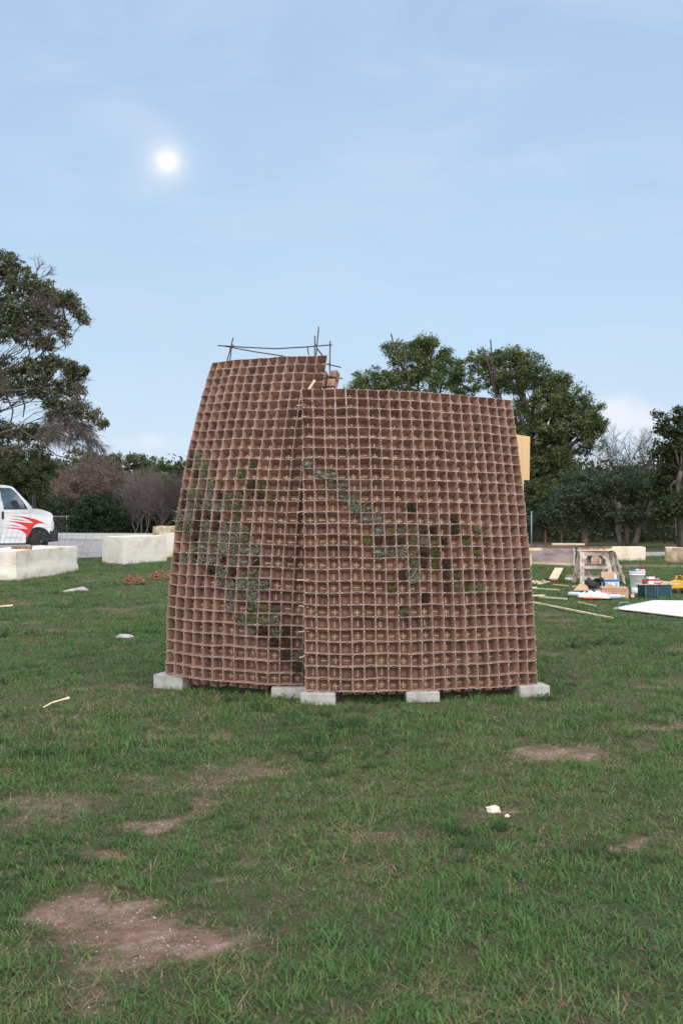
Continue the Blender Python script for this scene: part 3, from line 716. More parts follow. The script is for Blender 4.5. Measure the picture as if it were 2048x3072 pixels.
# ------------------------------------------------------------------ concrete blocks under the walls
def paver(px, py, d, L, Wd, H, rz, label):
    mb = MB(); mb.box((0, 0, H / 2), (L, Wd, H + .015)); o = mb.build('concrete_block', MT['paver'], None, .006)
    o.location = ((px - 1024) / FPX * d, d, -.032); o.rotation_euler.z = rz; tag(o, label, 'concrete block', 'concrete blocks under the pot walls')
paver(522, 0, 8.86, .30, .20, .135, R(-24), 'pale concrete block under the free end of the taller pot wall')
paver(868, 0, 8.47, .29, .20, .092, R(-2), 'pale concrete block under the taller wall beside the seam')
paver(955, 0, 8.20, .285, .20, .095, R(-3), 'pale concrete block under the lower wall beside the seam')
paver(1264, 0, 8.27, .275, .20, .095, R(2), 'pale concrete block under the middle of the lower pot wall')
paver(1590, 0, 8.52, .27, .20, .10, R(12), 'pale concrete block under the free end of the lower pot wall')

# ------------------------------------------------------------------ reinforcing bars
def bar(mb, pts, r=.0062): mb.tube(pts, r, 6)
rf = empty('rebar_scaffold', (-.6, 9.7, 0)); ro = Vector(rf.location)
def rebar(pts, r=.0062):
    mb = MB(); bar(mb, [Vector(p) - ro for p in pts], r); mb.build('bar', MT['rebar'], rf)
def c1(x, y, d): return at(450 + x / 2.24, 960 + y / 2.24, d)
def foot(p, x, y): return Vector((x, y, 0.0))
tl1 = c1(560, 128, 9.78); tl2 = c1(552, 150, 9.86)
rebar([tl1, c1(520, 278, 9.72), Vector((-1.32, 9.35, 1.6)), Vector((-1.4, 9.1, 0))]); rebar([tl2, c1(538, 278, 9.92), Vector((-1.25, 9.62, 1.6)), Vector((-1.35, 9.35, 0))])
rebar([c1(455, 181, 9.80), c1(640, 192, 9.76), c1(840, 202, 9.70), c1(1050, 190, 9.6), c1(1222, 176, 9.52)], .0058)
rebar([c1(498, 184, 9.84), c1(700, 222, 9.95), c1(900, 252, 10.05)], .0055)
rebar([c1(1133, 55, 9.5), c1(1115, 255, 9.52), Vector((-.18, 9.35, 2.2)), Vector((-.3, 8.95, 0))]); 
rebar([c1(1107, 115, 9.26), c1(1104, 470, 9.10), Vector((-.3, 8.62, 1.3)), Vector((-.34, 8.58, 0))])
rebar([c1(1210, 150, 9.6), c1(1205, 470, 9.56), Vector((-.1, 9.4, 1.3)), Vector((-.15, 9.2, 0))])
rebar([c1(1120, 198, 9.52), c1(1158, 248, 9.6)]); rebar([c1(1057, 192, 9.6), c1(1066, 245, 9.66)], .005)
rebar([c1(1188, 306, 9.55), c1(1283, 327, 9.62)], .0055); rebar([c1(1185, 398, 9.52), c1(1293, 401, 9.62)], .0055)
tag(rf, 'tied rusty reinforcing bars rising above the taller pot wall', 'rebar')
for (x, y, d) in ((556, 190, 9.8), (1118, 187, 9.5), (1205, 312, 9.56)):
    mb = MB(); p = c1(x, y, d) - ro
    for k in range(3): mb.tube([p + Vector((.014 * math.cos(a), .014 * math.sin(a), .006 * k + .002 * a)) for a in [q * .8 + k for q in range(8)]], .0016, 4)
    mb.build('wire_tie', MT['wire'], rf)
def c2_(x, y, d): return at(1000 + x / 2.24, 960 + y / 2.24, d)
mb = MB(); bar(mb, [c2_(468, 500, 9.12), c2_(425, 260, 9.2), c2_(386, 102, 9.25)]); bar(mb, [c2_(468, 500, 9.12), Vector((.45, 8.7, 0))])
tag(mb.build('rebar_stake', MT['rebar']), 'longest rusty bar slanting up from the lower wall, bent near its tip', 'rebar stake')
mb = MB(); bar(mb, [c2_(513, 500, 9.15), c2_(477, 200, 9.3)]); bar(mb, [c2_(513, 500, 9.15), Vector((.5, 8.75, 0))])
tag(mb.build('rebar_stake', MT['rebar']), 'shorter rusty bar beside the bent bar above the lower wall', 'rebar stake')
mb = MB(); bar(mb, [c2_(1094, 550, 9.35), c2_(1040, 310, 9.42), c2_(1000, 187, 9.5)]); bar(mb, [c2_(1094, 550, 9.35), Vector((1.42, 8.8, 0))])
tag(mb.build('rebar_stake', MT['rebar']), 'slanting rusty bar above the free end of the lower wall', 'rebar stake')
mb = MB(); bar(mb, [c2_(1092, 550, 9.5), c2_(1053, 140, 9.5)]); bar(mb, [c2_(1092, 550, 9.5), Vector((1.46, 8.95, 0))])
tag(mb.build('rebar_stake', MT['rebar']), 'upright rusty bar behind the slanting bar above the lower wall', 'rebar stake')
mb = MB(); mb.beam(c1(1065, 475, 9.02), c1(1108, 415, 9.08), .012, .014)
tag(mb.build('wood_splint', MT['stick']), 'short pale wood splint leaning on the lower wall top at the seam', 'wood splint')

# plywood sheet behind the lower wall
mb = MB(); pd = 10.2
mb.poly([at(1500, 1300, pd), at(1500, 1560, pd), at(1567, 1560, pd), at(1569, 1444, pd), at(1586, 1445, pd), at(1588, 1314, pd), at(1540, 1307, pd)], .015)
p0 = at(1500, 1560, pd)
mb.beam((1.66, 10.26, 0), (1.66, 10.26, 1.8), .04, .09)
tag(mb.build('plywood_sheet', MT['ply']), 'bare plywood sheet sticking out behind the lower pot wall', 'plywood')

# ------------------------------------------------------------------ trees and shrubs
def leaf_mesh(name, C, size, tint, mats, r, upb=.6, asp=.5):
    n = len(C); nv = r.normal(size=(n, 3)); nv[:, 2] += upb * 1.5; nv /= np.linalg.norm(nv, axis=1)[:, None]
    t = r.normal(size=(n, 3)); t -= nv * (t * nv).sum(1)[:, None]; t /= np.linalg.norm(t, axis=1)[:, None]
    b = np.cross(nv, t); s = (size * r.uniform(.6, 1.35, n))[:, None]
    V = np.stack([C - t * s * .5, C + b * s * asp * .5 + nv * s * .08, C + t * s * .5, C - b * s * asp * .5 + nv * s * .08], 1).reshape(-1, 3)
    me = bpy.data.meshes.new(name)
    me.vertices.add(4 * n); me.vertices.foreach_set('co', V.reshape(-1).astype(np.float32))
    me.loops.add(4 * n); me.loops.foreach_set('vertex_index', np.arange(4 * n, dtype=np.int32))
    me.polygons.add(n); me.polygons.foreach_set('loop_start', np.arange(0, 4 * n, 4, dtype=np.int32)); me.polygons.foreach_set('loop_total', np.full(n, 4, np.int32))
    a = me.attributes.new('tint', 'FLOAT', 'POINT'); a.data.foreach_set('value', np.repeat(np.clip(tint, 0, 1), 4).astype(np.float32))
    for m in mats: me.materials.append(m)
    me.update(calc_edges=True); me.validate(); return me
def wob(a, b, n, amp, r):
    a, b = Vector(a), Vector(b); L = (b - a).length; o = []
    for i in range(n + 1):
        t = i / n; w = amp * L * math.sin(math.pi * t); o.append(a.lerp(b, t) + Vector((r.normal(), r.normal(), r.normal() * .6)) * w * .6)
    return o
def branchlets(mb, root, n, L, r, rad, depth, droop=0.0, up=.4, spread=.9, dirn=None, sides=3):
    """bare recursive twigs"""
    for i in range(n):
        d = Vector(dirn) if dirn is not None else Vector((0, 0, 1))
        d = (d + Vector((r.normal(), r.normal(), r.normal() * .7)) * spread * .6 + Vector((0, 0, up - droop))).normalized(); l = L * r.uniform(.6, 1.2)
        m = root + d * l * .5 + Vector((r.normal(), r.normal(), r.normal())) * l * .08; e = root + d * l + Vector((0, 0, -droop * l * .5))
        mb.tube([root, m, e], [rad, rad * .8, rad * .55], sides, 0, False)
        if depth > 0:
            branchlets(mb, m, max(1, n // 2), L * .62, r, rad * .6, depth - 1, droop, up * .6, spread, d, 3)
            branchlets(mb, e, n, L * .62, r, rad * .55, depth - 1, droop, up * .6, spread, d, 3)
def tree(name, label, cat, base, fork_h, trunk_r, lobes, leaf, size, lm, bm, seed, group=None, K=34, cs=.26, twigs=2, extra=None, lean=(0, 0), stems=1, tint_s=.16, asp=.5, upb=.6, limb=.3, dens=1.0):
    """lobes: (px, py, depth, rx_px, ry_px, clusters)"""
    r = np.random.default_rng(seed); root = empty(name, base); org = Vector(base)
    tag(root, label, cat, group)
    wood = MB(); C = []; T = []
    fork = org + Vector((lean[0], lean[1], fork_h))
    forks = []
    for s in range(stems):
        f = fork + Vector((r.normal() * .5 * (stems > 1), r.normal() * .3 * (stems > 1), r.normal() * .2)); forks.append(f)
        b0 = org + Vector((r.normal() * .25 * (stems > 1), r.normal() * .2 * (stems > 1), 0))
        pts = wob(b0 + Vector((0, 0, -.1)), f, 5, .05, r); k = len(pts); tr = trunk_r * (1 if stems == 1 else .7)
        wood.tube([p - org for p in pts], [tr * (1.35 if i == 0 else 1 - .28 * i / k) for i in range(k)], 9)
    for (px, py, d, rx, ry, ncl) in lobes:
        ncl = int(ncl * dens + .5)
        c = at(px, py, d); a = rx / FPX * d; b = ry / FPX * d; rr = np.array([a, (a + b) / 2, b])
        f = min(forks, key=lambda q: (q - c).length)
        lp = wob(f, c, 6, .07, r); R0 = trunk_r * limb
        wood.tube([p - org for p in lp], [R0 * (1 - .72 * i / 6) for i in range(7)], 6, 0, False)
        dirs = r.normal(size=(ncl, 3)); dirs /= np.linalg.norm(dirs, axis=1)[:, None]
        rad = r.uniform(.12, 1, ncl) ** .5
        cc = np.array(c) + dirs * rad[:, None] * rr
        ct = r.normal(.5, .17, ncl)
        for i in range(ncl):
            k = int(K * r.uniform(.5, 1.4)); q = r.normal(size=(k, 3)); q *= (cs * r.uniform(.55, 1.25)) / np.maximum(.6, np.linalg.norm(q, axis=1))[:, None] * r.uniform(.3, 1.2, k)[:, None]; q[:, 2] *= .75
            C.append(cc[i] + q); T.append(r.normal(ct[i], tint_s, k))
        for i in range(min(ncl, int(twigs * 10))):
            e = Vector(cc[i]); s_ = lp[int(r.integers(3, 7))]
            wood.tube([p - org for p in wob(s_, e, 3, .12, r)], [R0 * .24, R0 * .18, R0 * .12, R0 * .06], 4, 0, False)
    if extra: extra(wood, org, r)
    tr_o = wood.build('trunk', bm, root)
    if C:
        C = np.concatenate(C) - np.array(org); T = np.concatenate(T)
        ok = C[:, 2] > .02; C, T = C[ok], T[ok]
        tag(link('crown', leaf_mesh('crown', C, size, T, [lm], r, upb, asp), root), None, None, None, 'stuff')
    return root

# big oak on the left, its trunk just outside the frame
def oak_extra(wood, org, r):
    for (px, py, n, L) in ((200, 1300, 9, .8), (175, 1270, 6, .8), (225, 1325, 7, .7), (140, 1340, 5, .7), (100, 850, 4, .6), (180, 1000, 5, .6), (110, 1060, 5, .6), (60, 960, 5, .6), (150, 960, 5, .6), (200, 1180, 5, .6), (250, 1230, 4, .5), (40, 1200, 5, .7)):
        a = at(px, py, 33 + r.normal()); branchlets(wood, a - org, n, L, r, .02, 2, .55 if py > 1250 else .1, .1, 1.1)
    for pts in (((-60, 1330), (10, 1300), (60, 1290), (120, 1330), (170, 1370), (230, 1385)), ((-40, 1150), (20, 1190), (40, 1235), (30, 1290), (60, 1340)), ((-60, 1000), (40, 960), (110, 930), (190, 925), (250, 960)), ((40, 960), (70, 1000), (90, 1060), (80, 1110)),
                ((-50, 1180), (60, 1175), (130, 1165), (200, 1200), (260, 1250), (310, 1290)), ((190, 930), (200, 980), (195, 1020), (197, 1050)), ((60, 1175), (75, 1220), (70, 1255)), ((-30, 900), (40, 860), (60, 800)), ((130, 1165), (170, 1110), (230, 1110), (262, 1120))):
        P = [at(x, y, 33 + .4 * r.normal()) - org for x, y in pts]; n = len(P); wood.tube(P, [.04 * (1 - .8 * i / n) for i in range(n)], 5, 0, False)
    for i in range(70):   # dark ball-moss clumps hanging in the branches
        L_ = OL[int(r.integers(2, len(OL)))]; px, py = L_[0] + r.uniform(-.5, .5) * L_[3], L_[1] + r.uniform(-.3, .6) * L_[4]
        c = at(px, py, 33 + r.normal() * .6) - org; q = r.uniform(.05, .10); ns = []
        for k in range(14):
            v = Vector((r.normal(), r.normal(), r.normal())).normalized(); wood.tube([c, c + v * q], [q * .3, .004], 3, 0, False)
OL = [(-70, 880, 33, 110, 110, 60), (15, 800, 33, 45, 42, 26), (50, 850, 33, 60, 55, 36), (120, 880, 33, 50, 38, 26), (165, 900, 33, 35, 30, 16), (205, 905, 33, 28, 26, 14), (235, 935, 33, 20, 24, 8), (255, 965, 33, 12, 18, 4),
      (70, 940, 33, 80, 50, 42), (150, 960, 33, 50, 32, 18), (10, 980, 33, 60, 60, 32), (90, 1010, 33, 60, 36, 22), (140, 1035, 33, 25, 25, 9), (195, 1000, 33, 14, 40, 6),
      (-60, 1150, 33, 90, 90, 40), (20, 1110, 33, 40, 40, 16), (100, 1120, 33, 60, 40, 30), (150, 1100, 33, 50, 32, 24), (215, 1110, 33, 38, 28, 18), (255, 1122, 33, 20, 14, 6), (130, 1170, 33, 60, 34, 30), (215, 1165, 33, 40, 34, 20),
      (40, 1170, 33, 50, 24, 18), (170, 1225, 33, 45, 40, 24), (235, 1230, 33, 30, 36, 16), (285, 1250, 33, 22, 16, 8), (308, 1275, 33, 14, 14, 5), (10, 1290, 33, 40, 30, 14), (60, 1310, 33, 50, 34, 18), (120, 1300, 33, 40, 28, 12), (0, 1360, 33, 70, 40, 34), (90, 1370, 33, 60, 36, 24)]
tree('oak_tree', 'large live oak with drooping branches and dark moss balls above the white truck', 'tree', (-14.2, 33, 0), 3.4, .42, OL, None, .105, MT['oak_dull'], MT['twig_dark'], 3, None, 36, .19, 1.0, oak_extra, limb=.07, dens=2.0)

# live oaks rising behind the pot walls
tree('oak_tree', 'tall rounded live oak rising behind the middle of the lower pot wall', 'tree', (5.2, 56, 0), 4.0, .45,
     [(1290, 1075, 55, 70, 60, 90), (1230, 1100, 55, 75, 60, 85), (1340, 1120, 55, 60, 60, 75), (1130, 1150, 55, 75, 45, 70), (1080, 1160, 55, 40, 26, 24), (1270, 1035, 55, 42, 26, 28), (1190, 1060, 55, 48, 34, 34), (1260, 1180, 55, 160, 70, 170), (1390, 1160, 55, 40, 50, 34), (1150, 1230, 55, 110, 70, 80), (1330, 1260, 55, 100, 80, 80)],
     None, .125, MT['oak'], MT['bark'], 4, None, 64, .31, .8)
tree('oak_tree', 'broadest live oak spreading past the free end of the lower pot wall', 'tree', (10.5, 54, 0), 3.8, .55,
     [(1450, 1090, 53, 52, 42, 55), (1530, 1075, 53, 60, 34, 55), (1590, 1110, 53, 60, 45, 60), (1480, 1140, 53, 65, 40, 50), (1560, 1150, 53, 85, 45, 70), (1650, 1155, 53, 55, 40, 50), (1690, 1150, 53, 28, 26, 16), (1700, 1200, 53, 70, 50, 75), (1620, 1220, 53, 90, 60, 100), (1740, 1250, 53, 62, 50, 70), (1790, 1285, 53, 38, 40, 30), (1800, 1225, 53, 14, 12, 4),
      (1690, 1290, 53, 85, 55, 90), (1600, 1310, 53, 75, 55, 70), (1770, 1330, 53, 45, 36, 36), (1680, 1370, 53, 65, 50, 60), (1600, 1400, 53, 50, 45, 36), (1625, 1470, 52, 60, 40, 55), (1700, 1440, 53, 60, 45, 55), (1590, 1500, 52, 50, 40, 45), (1560, 1260, 53, 40, 70, 40)],
     None, .125, MT['oak'], MT['bark'], 6, None, 66, .31, 1.0)
tree('oak_tree', 'dusky grey-green oak with a slim pale trunk behind the low form panels', 'tree', gnd(1752, 1641), 2.1, .15,
     [(1720, 1500, 45, 75, 46, 75), (1660, 1540, 45, 60, 30, 45), (1780, 1510, 45, 60, 48, 60), (1740, 1450, 46, 60, 34, 45), (1610, 1570, 46, 45, 26, 28), (1715, 1560, 45, 60, 22, 30)], None, .13, MT['oak_grey'], MT['bark_pale'], 8, None, 40, .28, .8)
tree('oak_tree', 'wide grey-green oak with several leaning trunks behind the sawhorses', 'tree', gnd(1880, 1645), 2.3, .17,
     [(1850, 1470, 45, 75, 46, 75), (1920, 1490, 45, 70, 50, 75), (1880, 1430, 46, 60, 34, 45), (1800, 1540, 45, 55, 30, 36), (1900, 1550, 44, 80, 28, 50), (1960, 1540, 45, 45, 30, 30), (1830, 1560, 45, 40, 22, 20)], None, .13, MT['oak_grey'], MT['bark'], 9, None, 40, .28, .8, None, (0, 0), 3)
tree('oak_tree', 'dark oak crossing the frame edge beyond the tan limestone block', 'tree', gnd(2040, 1652), 3.4, .13,
     [(2010, 1290, 42, 45, 36, 36), (2040, 1250, 42, 30, 26, 20), (1975, 1245, 42, 14, 14, 4), (2050, 1350, 42, 80, 50, 75), (1990, 1360, 42, 45, 36, 36), (2030, 1430, 42, 80, 50, 75), (1985, 1470, 42, 50, 40, 40), (2050, 1510, 41, 80, 45, 70), (1990, 1545, 41, 50, 26, 26), (2110, 1350, 42, 80, 110, 90)], None, .14, MT['juniper'], MT['bark'], 10, None, 44, .30, .8)
# bare tree between them
def bare_tree(name, label, base, tips, n, L, rad, bmat, seed, depth=3, droop=.0, sp=.9, leaf=None, lsize=.1, lcount=0, lmat=None, up=.35, stems=1):
    r = np.random.default_rng(seed); root = empty(name, base); org = Vector(base); wood = MB()
    for t in tips:
        t = Vector(t); b0 = Vector((r.normal() * .25 * stems, r.normal() * .2 * stems, -.05)); pts = wob(b0, t - org, 5, .06, r)
        wood.tube(pts, [rad * (1 - .15 * i) for i in range(6)], 6, 0, False)
        for q in pts[2:]: branchlets(wood, q, n, L, r, rad * .4, depth, droop, up, sp)
    wood.build('trunk', bmat, root)
    if lcount:
        V = np.array(wood.v)[r.integers(0, len(wood.v), lcount)] + r.normal(size=(lcount, 3)) * .14
        V = V[V[:, 2] > .02]
        tag(link('crown', leaf_mesh('crown', V, lsize, r.normal(.5, .25, len(V)), [lmat], r, .2), root), None, None, None, 'stuff')
    tag(root, label, 'tree' if 'tree' in name else 'shrub'); return root
bare_tree('bare_tree', 'leafless grey tree standing between two dark oaks', (16.0, 58, 0), [at(1890, 1390, 58), at(1855, 1410, 58), at(1930, 1400, 58), at(1960, 1420, 58)], 3, 1.15, .07, MT['twig_dark'], 21, 3)
bare_tree('bare_tree', 'low leafless grey tree beside the broad live oak', (14.0, 57, 0), [at(1790, 1430, 57), at(1830, 1400, 57)], 3, 1.1, .07, MT['twig_dark'], 22, 3)

# left background
tree('juniper_tree', 'dark shaggy juniper directly behind the white truck', 'tree', (-19.2, 56, 0), 2.0, .22, [(60, 1420, 56, 70, 60, 90), (20, 1480, 56, 70, 70, 100), (110, 1480, 56, 45, 70, 70), (-30, 1400, 56, 60, 80, 70), (130, 1400, 57, 40, 40, 40), (70, 1550, 56, 90, 50, 70)], None, .16, MT['juniper'], MT['bark'], 12, None, 44, .32, .6, upb=.2)
tree('oak_tree', 'green oak showing above the dead reddish shrub', 'tree', (-18.5, 84, 0), 3.0, .25, [(250, 1385, 83, 55, 42, 90), (180, 1420, 83, 50, 45, 70), (320, 1400, 83, 45, 32, 60), (230, 1440, 83, 80, 36, 90), (345, 1385, 84, 30, 22, 30)], None, .20, MT['oak_dull'], MT['bark'], 13, None, 36, .34, .6)
tree('oak_tree', 'farther pale green oak left of the taller pot wall', 'tree', (-16.0, 86, 0), 3.5, .25, [(410, 1395, 86, 36, 32, 45), (470, 1405, 86, 38, 34, 50), (520, 1420, 86, 36, 30, 40), (555, 1405, 86, 26, 20, 18), (440, 1450, 86, 80, 36, 80), (540, 1460, 86, 60, 34, 60)], None, .24, MT['oak'], MT['bark'], 14, None, 36, .40, .6)
tree('juniper_tree', 'yellow-green juniper behind the bare shrub near the taller pot wall', 'tree', (-13.2, 72, 0), 1.4, .2, [(500, 1450, 72, 60, 34, 70), (430, 1470, 72, 45, 34, 50), (540, 1500, 72, 50, 45, 60), (470, 1530, 72, 80, 40, 60)], None, .18, MT['oak_dull'], MT['bark'], 15, None, 36, .34, .4)
bare_tree('dead_shrub', 'tall dead reddish-brown shrub behind the round dark green bush', (-19.6, 77, 0), [at(270, 1450, 77), at(225, 1475, 77), at(325, 1455, 77), at(375, 1480, 77), at(185, 1500, 77), at(300, 1490, 76)], 4, 1.15, .07, MT['twig'], 31, 3, .1, 1.1, None, .13, 15000, MT['dead'])
bare_tree('dead_shrub', 'smaller dead reddish-brown shrub beside the truck hood', (-21.4, 74, 0), [at(180, 1510, 74), at(160, 1535, 74), at(205, 1540, 74)], 4, .8, .05, MT['twig'], 32, 3, .2, 1.1, None, .14, 8000, MT['dead'])
tree('round_bush', 'dense rounded dark green bush beyond the driveway', 'bush', (-16.7, 68, 0), .8, .10, [(290, 1530, 68, 62, 46, 150), (245, 1565, 68, 46, 36, 90), (340, 1560, 68, 48, 40, 100), (290, 1580, 68, 90, 24, 90)], None, .15, MT['dark_shrub'], MT['bark'], 16, None, 40, .30, .3)
bare_tree('bare_shrub', 'leafless purplish-grey shrub right of the round dark bush', (-14.0, 69, 0), [at(410, 1510, 69), at(440, 1495, 69), at(390, 1535, 69), at(470, 1520, 69), at(430, 1555, 69)], 4, 1.1, .035, MT['twig'], 33, 3, 0, .8, up=.6, stems=2)
bare_tree('bare_shrub', 'leafless brown shrub next to the taller pot wall', (-11.6, 64, 0), [at(500, 1520, 64), at(530, 1500, 64), at(480, 1550, 64), at(550, 1540, 64)], 4, 1.0, .035, MT['twig_dark'], 34, 3, 0, .9, up=.5, stems=2)

# unbroken wood beyond
r = np.random.default_rng(99); nC = 5200
cx = r.uniform(-75, 75, nC); cy = r.uniform(84, 104, nC); top = 4.6 + 3.2 * fbm(cx * .12, cx * 0, 7, 3)
cz = top * r.random(nC) ** .8
C = []; T = []
for i in range(nC):
    k = 26; q = r.normal(size=(k, 3)) * .55; C.append(np.array([cx[i], cy[i], cz[i]]) + q); T.append(r.normal(r.normal(.42, .15), .15, k))
C = np.concatenate(C); T = np.concatenate(T); C[:, 2] = np.abs(C[:, 2])
tag(link('distant_woods', leaf_mesh('distant_woods', C, .42, T, [MT['juniper']], r, .4, .6)), 'dark unbroken woods closing off the view behind the trees', 'woods', None, 'stuff')
r = np.random.default_rng(98); nC = 2200
cx = r.uniform(4, 36, nC); cy = r.uniform(49.5, 66, nC); cz = r.random(nC) ** .9 * (2.6 + 1.8 * fbm(cx * .3, cx * 0, 3, 3)); C = []; T = []
for i in range(nC):
    k = 26; q = r.normal(size=(k, 3)) * .34; C.append(np.array([cx[i], cy[i], cz[i]]) + q); T.append(r.normal(r.normal(.4, .15), .15, k))
C = np.concatenate(C); T = np.concatenate(T); C[:, 2] = np.abs(C[:, 2])
tag(link('undergrowth', leaf_mesh('undergrowth', C, .22, T, [MT['juniper']], r, .4, .6)), 'dark thicket under the oaks beyond the road', 'undergrowth', None, 'stuff')
r = np.random.default_rng(97); nC = 1300
cx = r.uniform(-32, -6, nC); cy = r.uniform(70, 80, nC); cz = r.random(nC) ** .9 * (2.2 + 1.6 * fbm(cx * .3, cx * 0, 13, 3)); C = []; T = []
for i in range(nC):
    k = 26; q = r.normal(size=(k, 3)) * .34; C.append(np.array([cx[i], cy[i], cz[i]]) + q); T.append(r.normal(r.normal(.4, .15), .15, k))
C = np.concatenate(C); T = np.concatenate(T); C[:, 2] = np.abs(C[:, 2])
tag(link('undergrowth', leaf_mesh('undergrowth', C, .22, T, [MT['dark_shrub']], r, .4, .6)), 'dark thicket behind the dead shrubs beyond the driveway', 'undergrowth', None, 'stuff')

# ------------------------------------------------------------------ the moon behind thin cloud
mm = bpy.data.materials.new('moonlight'); mm.use_nodes = True; nt = mm.node_tree; nt.nodes.remove(nt.nodes['Principled BSDF'])
em = nt.nodes.new('ShaderNodeEmission'); em.inputs[0].default_value = (1, .96, .88, 1); em.inputs[1].default_value = 4.0
nt.links.new(em.outputs[0], nt.nodes['Material Output'].inputs[0])
mb = MB(); Rm = 2000 * 17 / FPX; mb.lathe((0, 0, 0), [(max(.01, Rm * math.sin(t * math.pi / 16)), -Rm * math.cos(t * math.pi / 16)) for t in range(17)], 32)
o = mb.build('moon', mm); o.location = Vector((0, 0, CAM_H)) + MOON * 2100; tag(o, 'bright full moon glowing through thin cloud', 'moon')

# ------------------------------------------------------------------ limestone blocks on the left
def stone(name, corners, H, m, label, seed, seg=.14, amp=.018, ledge=None, group='limestone blocks on the lawn', bev=.014):
    """corners: four ground points, counter-clockwise"""
    r = random.Random(seed); c = sum((Vector(p) for p in corners), Vector()) / 4; P = [Vector(p) - c for p in corners]
    bm = bmesh.new(); lo = [bm.verts.new((p.x, p.y, -.03)) for p in P]; hi = [bm.verts.new((p.x, p.y, H)) for p in P]
    bm.faces.new(lo[::-1]); bm.faces.new(hi)
    for k in range(4): bm.faces.new((lo[k], lo[(k + 1) % 4], hi[(k + 1) % 4], hi[k]))
    bmesh.ops.recalc_face_normals(bm, faces=bm.faces)
    for _ in range(6):
        es = [e for e in bm.edges if e.calc_length() > seg * 1.4]
        if not es: break
        bmesh.ops.subdivide_edges(bm, edges=es, cuts=1, use_grid_fill=True)
    bmesh.ops.triangulate(bm, faces=[f for f in bm.faces if len(f.verts) > 4])
    bm.normal_update()
    sharp = [e for e in bm.edges if len(e.link_faces) == 2 and e.calc_face_angle(0) > .9]
    corner = {v for e in sharp for v in e.verts}
    for v in bm.verts:
        q = (v.co + Vector((seed * 3.1, 0, 0))); n = v.normal
        k = amp * (mnoise.noise(q * 2.6) + .7 * mnoise.noise(q * 7) + .45 * mnoise.noise(q * 16))
        if v in corner: k -= bev * (.6 + .5 * mnoise.noise(q * 5))
        if ledge and n.z < .5 and v.co.z < ledge + .05 * mnoise.noise(q * 1.5): k += .035
        v.co += n * k
    me = bpy.data.meshes.new(name); bm.to_mesh(me); bm.free()
    me.polygons.foreach_set('use_smooth', [True] * len(me.polygons))
    me.set_sharp_from_angle(angle=R(38)); o = link(name, me, None, [m]); o.location = c; tag(o, label, 'stone block', group); return o
def rect(a, b, w, side=1):
    a, b = Vector(a), Vector(b); d = (b - a).normalized(); n = Vector((-d.y, d.x, 0)) * side * w; return [a, b, b + n, a + n]
stone('limestone_block', rect((-7.44, 22.8, 0), (-6.91, 26.1, 0), 1.3, 1), .66, MT['stone'], 'long white limestone block with a horizontal crack and brown pots on top', 1, .12, .02, .24)
stone('limestone_block', [(-6.52, 29.7, 0), (-5.55, 31.6, 0), (-6.6, 32.8, 0), (-7.40, 30.8, 0)], .80, MT['stone'], 'white limestone block beyond the brown twine coils', 2, .14, .018)
stone('limestone_block', [(-6.12, 34.1, 0), (-4.5, 34.0, 0), (-4.4, 35.0, 0), (-6.0, 35.1, 0)], .82, MT['stone'], 'white limestone block half hidden by the taller pot wall', 3, .16, .018)
stone('limestone_block', [(-6.88, 36.3, 0), (-6.2, 35.7, 0), (-4.7, 36.9, 0), (-5.5, 37.6, 0)], 1.04, MT['stone_brown'], 'tall limestone block with brown rough end face behind the white ones', 4, .16, .018)
# wheel of right-hand blocks
a, b = gnd(1826, 1686), gnd(1936, 1685)
stone('limestone_block', [a, b, b + Vector((.1, .8, 0)), a + Vector((.1, .8, 0))], .43, MT['stone_tan'], 'smooth tan limestone block just behind the sawhorses', 5, .14, .01)
a, b = gnd(1996, 1688), gnd(2085, 1692)
stone('limestone_block', [a, b, b + Vector((.2, .9, 0)), a + Vector((.25, .9, 0))], .43, MT['stone_brown'], 'tan limestone block with brown crust near the road', 6, .14, .015)

# strip of pots lying on the nearest left block
def pot_strip():
    root = empty('pot_strip', (-7.62, 23.75, .655)); r = random.Random(5)
    for k in range(4):
        x = -.18 + k * .12; c0 = Vector((x, .02 * (k % 2), .08)); s = .062; A = [c0 + Vector((-s, -s, 0)), c0 + Vector((s, -s, 0)), c0 + Vector((s, s, 0)), c0 + Vector((-s, s, 0))]
        mb = MB(); pot_geo(mb, A, Vector((0, 0, 1)), .085, .74, .004, r); mb.build('pot', [MT['pot'], MT['pot_rim']], root)
    tag(root, 'short strip of brown peat pots on the cracked white block', 'pots')
pot_strip()

# coils of brown twine
def coil(c, rad, h, n, seed, label, tail=False):
    r = random.Random(seed); mb = MB(); pts = []
    for i in range(n):
        a = i * .55 + r.gauss(0, .2); q = rad * (.35 + .65 * abs(math.sin(i * .37 + r.random()))); pts.append(Vector((q * math.cos(a) * 1.25, q * math.sin(a) * .75, max(.012, h * (1 - (q / rad) ** 2 * .8) * r.uniform(.2, 1)))))
    sm = []
    for i in range(len(pts) - 1):
        for k in range(3): sm.append(pts[i].lerp(pts[i + 1], k / 3) + Vector((r.gauss(0, .012), r.gauss(0, .012), abs(r.gauss(0, .006)))))
    if tail: sm += [Vector((-rad * 1.2, 0, .02)), Vector((-rad * 1.5, -.1, .02)), Vector((-rad * 1.9, .1, .1)), Vector((-rad * 2.3, .2, .06)), Vector((-rad * 2.4, -.15, .02)), Vector((-rad * 2.1, -.2, .05)), Vector((-rad * 2.15, -.3, .015))]
    mb.tube(sm, .0095, 5); o = mb.build('twine_coil', MT['rope']); o.location = c; tag(o, label, 'twine coil', 'brown twine coils on the lawn')
coil(gnd(402, 1757), .20, .27, 110, 3, 'loose coil of brown twine with a trailing end on the lawn', True)
coil(gnd(484, 1742) , .25, .25, 120, 4, 'flat coil of brown twine beside the taller pot wall')

